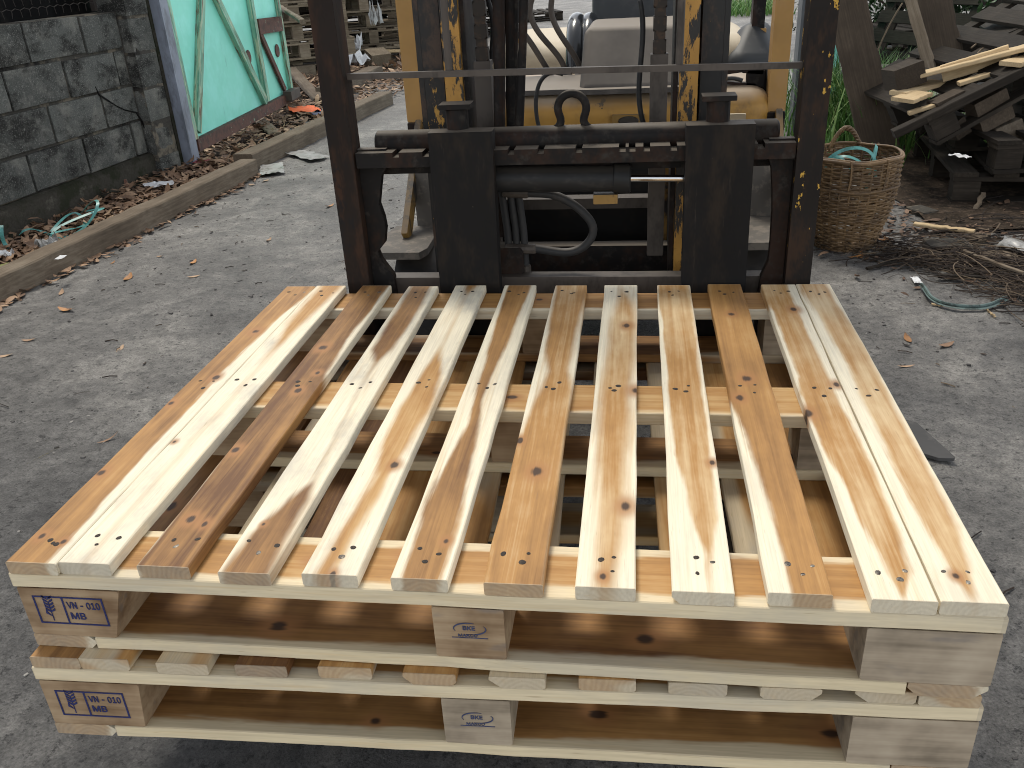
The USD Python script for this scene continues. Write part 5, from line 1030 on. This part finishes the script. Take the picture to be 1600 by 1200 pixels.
# ------------------------------------------------------------------ sweepings on the right
g = G()
def twigs(n, cx, cy, sx, sy, ang, l=(.06, .3), r=(.0008, .0028)):
    for _ in range(n):
        x, y = rng.normal(cx, sx), rng.normal(cy, sy); L = rng.uniform(*l); a = rng.normal(ang, .7); q = np.array([math.cos(a), math.sin(a), 0])
        z = max(0, rng.normal(.008, .012)); p = np.array([x, y, float(gz(x, y)) + .003 + z])
        P = [p - q*L/2, p + np.array([rng.normal(0, .02), rng.normal(0, .02), rng.random()*.02]), p + q*L/2 + [0, 0, rng.random()*.02]]
        v, f = tube(spline(P, 7), rng.uniform(*r), 4); g.add(v, f, rng.random()**1.3)
twigs(420, 1.99, 2.48, .11, .10, -.7, r=(.0006, .002)); twigs(420, 2.16, 2.15, .09, .15, -.8, r=(.0006, .002)); twigs(120, 2.2, 2.75, .25, .15, -.2); twigs(120, 1.75, 2.6, .10, .08, -.1, (.03, .12))
single('twig_litter', 'swept heap of dark twigs and roots on the concrete at the right', 'twigs', g, 'twig', kind='stuff', tint=g.tint())
g = G(); litter(g, 200, lambda: (rng.normal(2.1, .22), rng.normal(2.55, .28), .01), size=(.02, .055), flat=.2); litter(g, 220, lambda: (rng.uniform(1.75, 2.5), rng.uniform(2.8, 3.3), .01), size=(.025, .06), flat=.2)
single('leaf_litter', 'dark leaves mixed into the swept twigs at the right', 'leaf litter', g, 'dry_leaf', kind='stuff', tint=g.tint()*.4)
g = G()
for _ in range(260):
    x, y = rng.uniform(-1.6, 2.3), rng.uniform(.3, 4.6)
    if -.1 < x < 1.3 and y < 1.2: continue
    L = rng.uniform(.008, .05); a = rng.uniform(0, 6.3); q = np.array([math.cos(a), math.sin(a), 0]); p = np.array([x, y, float(gz(x, y)) + .0035])
    v, f = tube([p - q*L/2, p + [rng.normal(0, .003), rng.normal(0, .003), .002], p + q*L/2], rng.uniform(.0006, .0022), 4); g.add(v, f, rng.random()**2)
litter(g, 90, lambda: (rng.uniform(-1.6, 2.2), rng.uniform(1.3, 4.8), .0), size=(.012, .03), flat=.1)
single('yard_debris', 'small dark slivers and crumbs of leaf strewn over the concrete', 'debris', g, 'twig', kind='stuff', tint=g.tint())
P = [on_z(px, py, .012) for px, py in ((1440, 446), (1452, 462), (1470, 474), (1500, 480), (1535, 480), (1560, 472), (1572, 466))]
g = G(); v, f = strip_ribbon(P, .02, (.1, -.3, 1)); v2, f2 = tube(spline(P, 30) + [0, .004, .004], .005, 6); g.add(v, f); g.add(v2, f2)
layered('dull_strap', (0.10, 0.15, 0.14), [('noise', (0.04, 0.055, 0.05), (30, 30, 30), .48, .62)], rough=.5)
single('plastic_strap', 'dull green plastic strap curving on the concrete at the right', 'strap', g, 'dull_strap', smooth=30)
scrap('plastic_scrap', 'small white scrap at the left end of the dull green strap', 'litter', 1432, 438, .008, (.07, .03, .02), 'white_plastic', 21, .3)
scrap('plastic_scrap', 'shiny foil scrap caught in the pallets of the scrap pile', 'litter', 1500, 245, .22, (.10, .045, .03), 'white_plastic', 22, .4)
scrap('plastic_sheet', 'grey-blue torn plastic at the right edge of the yard', 'litter', 1590, 385, .03, (.14, .14, .06), 'grey_plastic', 23)
timber('scrap_stick', 'pale split stick lying on the concrete between basket and pile', 'stick', on_z(1428, 352, .02), on_z(1522, 364, .02), .03, .012, 'pale_plank_wood', ch=.003)
timber('scrap_stick', 'dark stick in the swept twigs nearest the basket', 'stick', on_z(1355, 422, .006), on_z(1408, 408, .006), .012, .01, 'dark_pallet_wood', ch=.002)
timber('scrap_stick', 'long grey stick slanting across the swept twigs', 'stick', on_z(1505, 395, .03), on_z(1600, 430, .03), .014, .012, 'weathered_timber', ch=.002)
timber('scrap_stick', 'dark batten lying flat above the dull green strap', 'stick', on_z(1465, 433, .006), on_z(1540, 437, .006), .02, .012, 'dark_pallet_wood', ch=.002)
timber('scrap_stick', 'short yellowish sliver beside the dull green strap', 'stick', on_z(1455, 476, .004), on_z(1474, 479, .004), .008, .004, 'pale_plank_wood', ch=.001)
timber('scrap_stick', 'pale sliver on the concrete at the right edge, in front of the strap', 'stick', on_z(1541, 484, .004), on_z(1555, 496, .004), .006, .004, 'pale_plank_wood', ch=.001)
timber('scrap_stick', 'upright grey stick leaning on the bottom pallet of the pile', 'stick', on_y(1517, 345, 3.1), on_y(1536, 305, 3.25), .02, .015, 'weathered_timber', ch=.002)
g = G(); t = trimesh.creation.extrude_polygon(Polygon([(1.40, 1.28), (1.49, 1.22), (1.53, 1.06), (1.50, 1.06), (1.36, 1.16)]).buffer(.006), .008, engine='earcut'); g.add(np.array(t.vertices) + [0, 0, .004], t.faces)
single('rubber_scrap', 'flat dark rubber offcut on the concrete against the right pallet edge', 'rubber mat', g, 'rubber_scrap')
for k, (px, py, s) in enumerate(((1480, 385, .16), (1528, 372, .10), (1440, 330, .12), (1560, 400, .12))):
    v, f = block_mesh(s, s*.7, s*.25, 60 + k); single('stone_chunk', ('flat grey stone chunk behind the swept twigs', 'brown rotten chunk beside the flat stone', 'small rubble chunk right of the basket foot', 'dark root chunk at the right among twigs')[k], 'stone', (v @ rotz(k).T + on_z(px, py, .01), f), 'weathered_timber' if k % 2 else 'mortar', smooth=30)
# yellow paint mark on the yard left of the pallets
layered('yellow_mark', (0.16, 0.13, 0.035), [('noise', (0.07, 0.066, 0.055), (60, 60, 60), .42, .55)], rough=.85)
g = G(); V = []; n = 24
for k in range(n):
    t = k/(n - 1); p = on_z(36 + t*58, 724 - t*30, 0); q = np.array([.3, .9, 0])*.012*math.sin(math.pi*(.1 + .85*t))*(.6 + .8*rng.random())
    for s in (-1, 0, 1): w = p + q*s; V.append((w[0], w[1], float(gz(w[0], w[1])) + .0035))
i, j = np.meshgrid(np.arange(n - 1), np.arange(2), indexing='ij'); g.add(V, np.stack([i*3 + j, (i + 1)*3 + j, (i + 1)*3 + j + 1, i*3 + j + 1], -1).reshape(-1, 4))
single('paint_mark', 'faded yellow paint smear on the concrete left of the pallets', 'paint mark', g, 'yellow_mark', smooth=True)
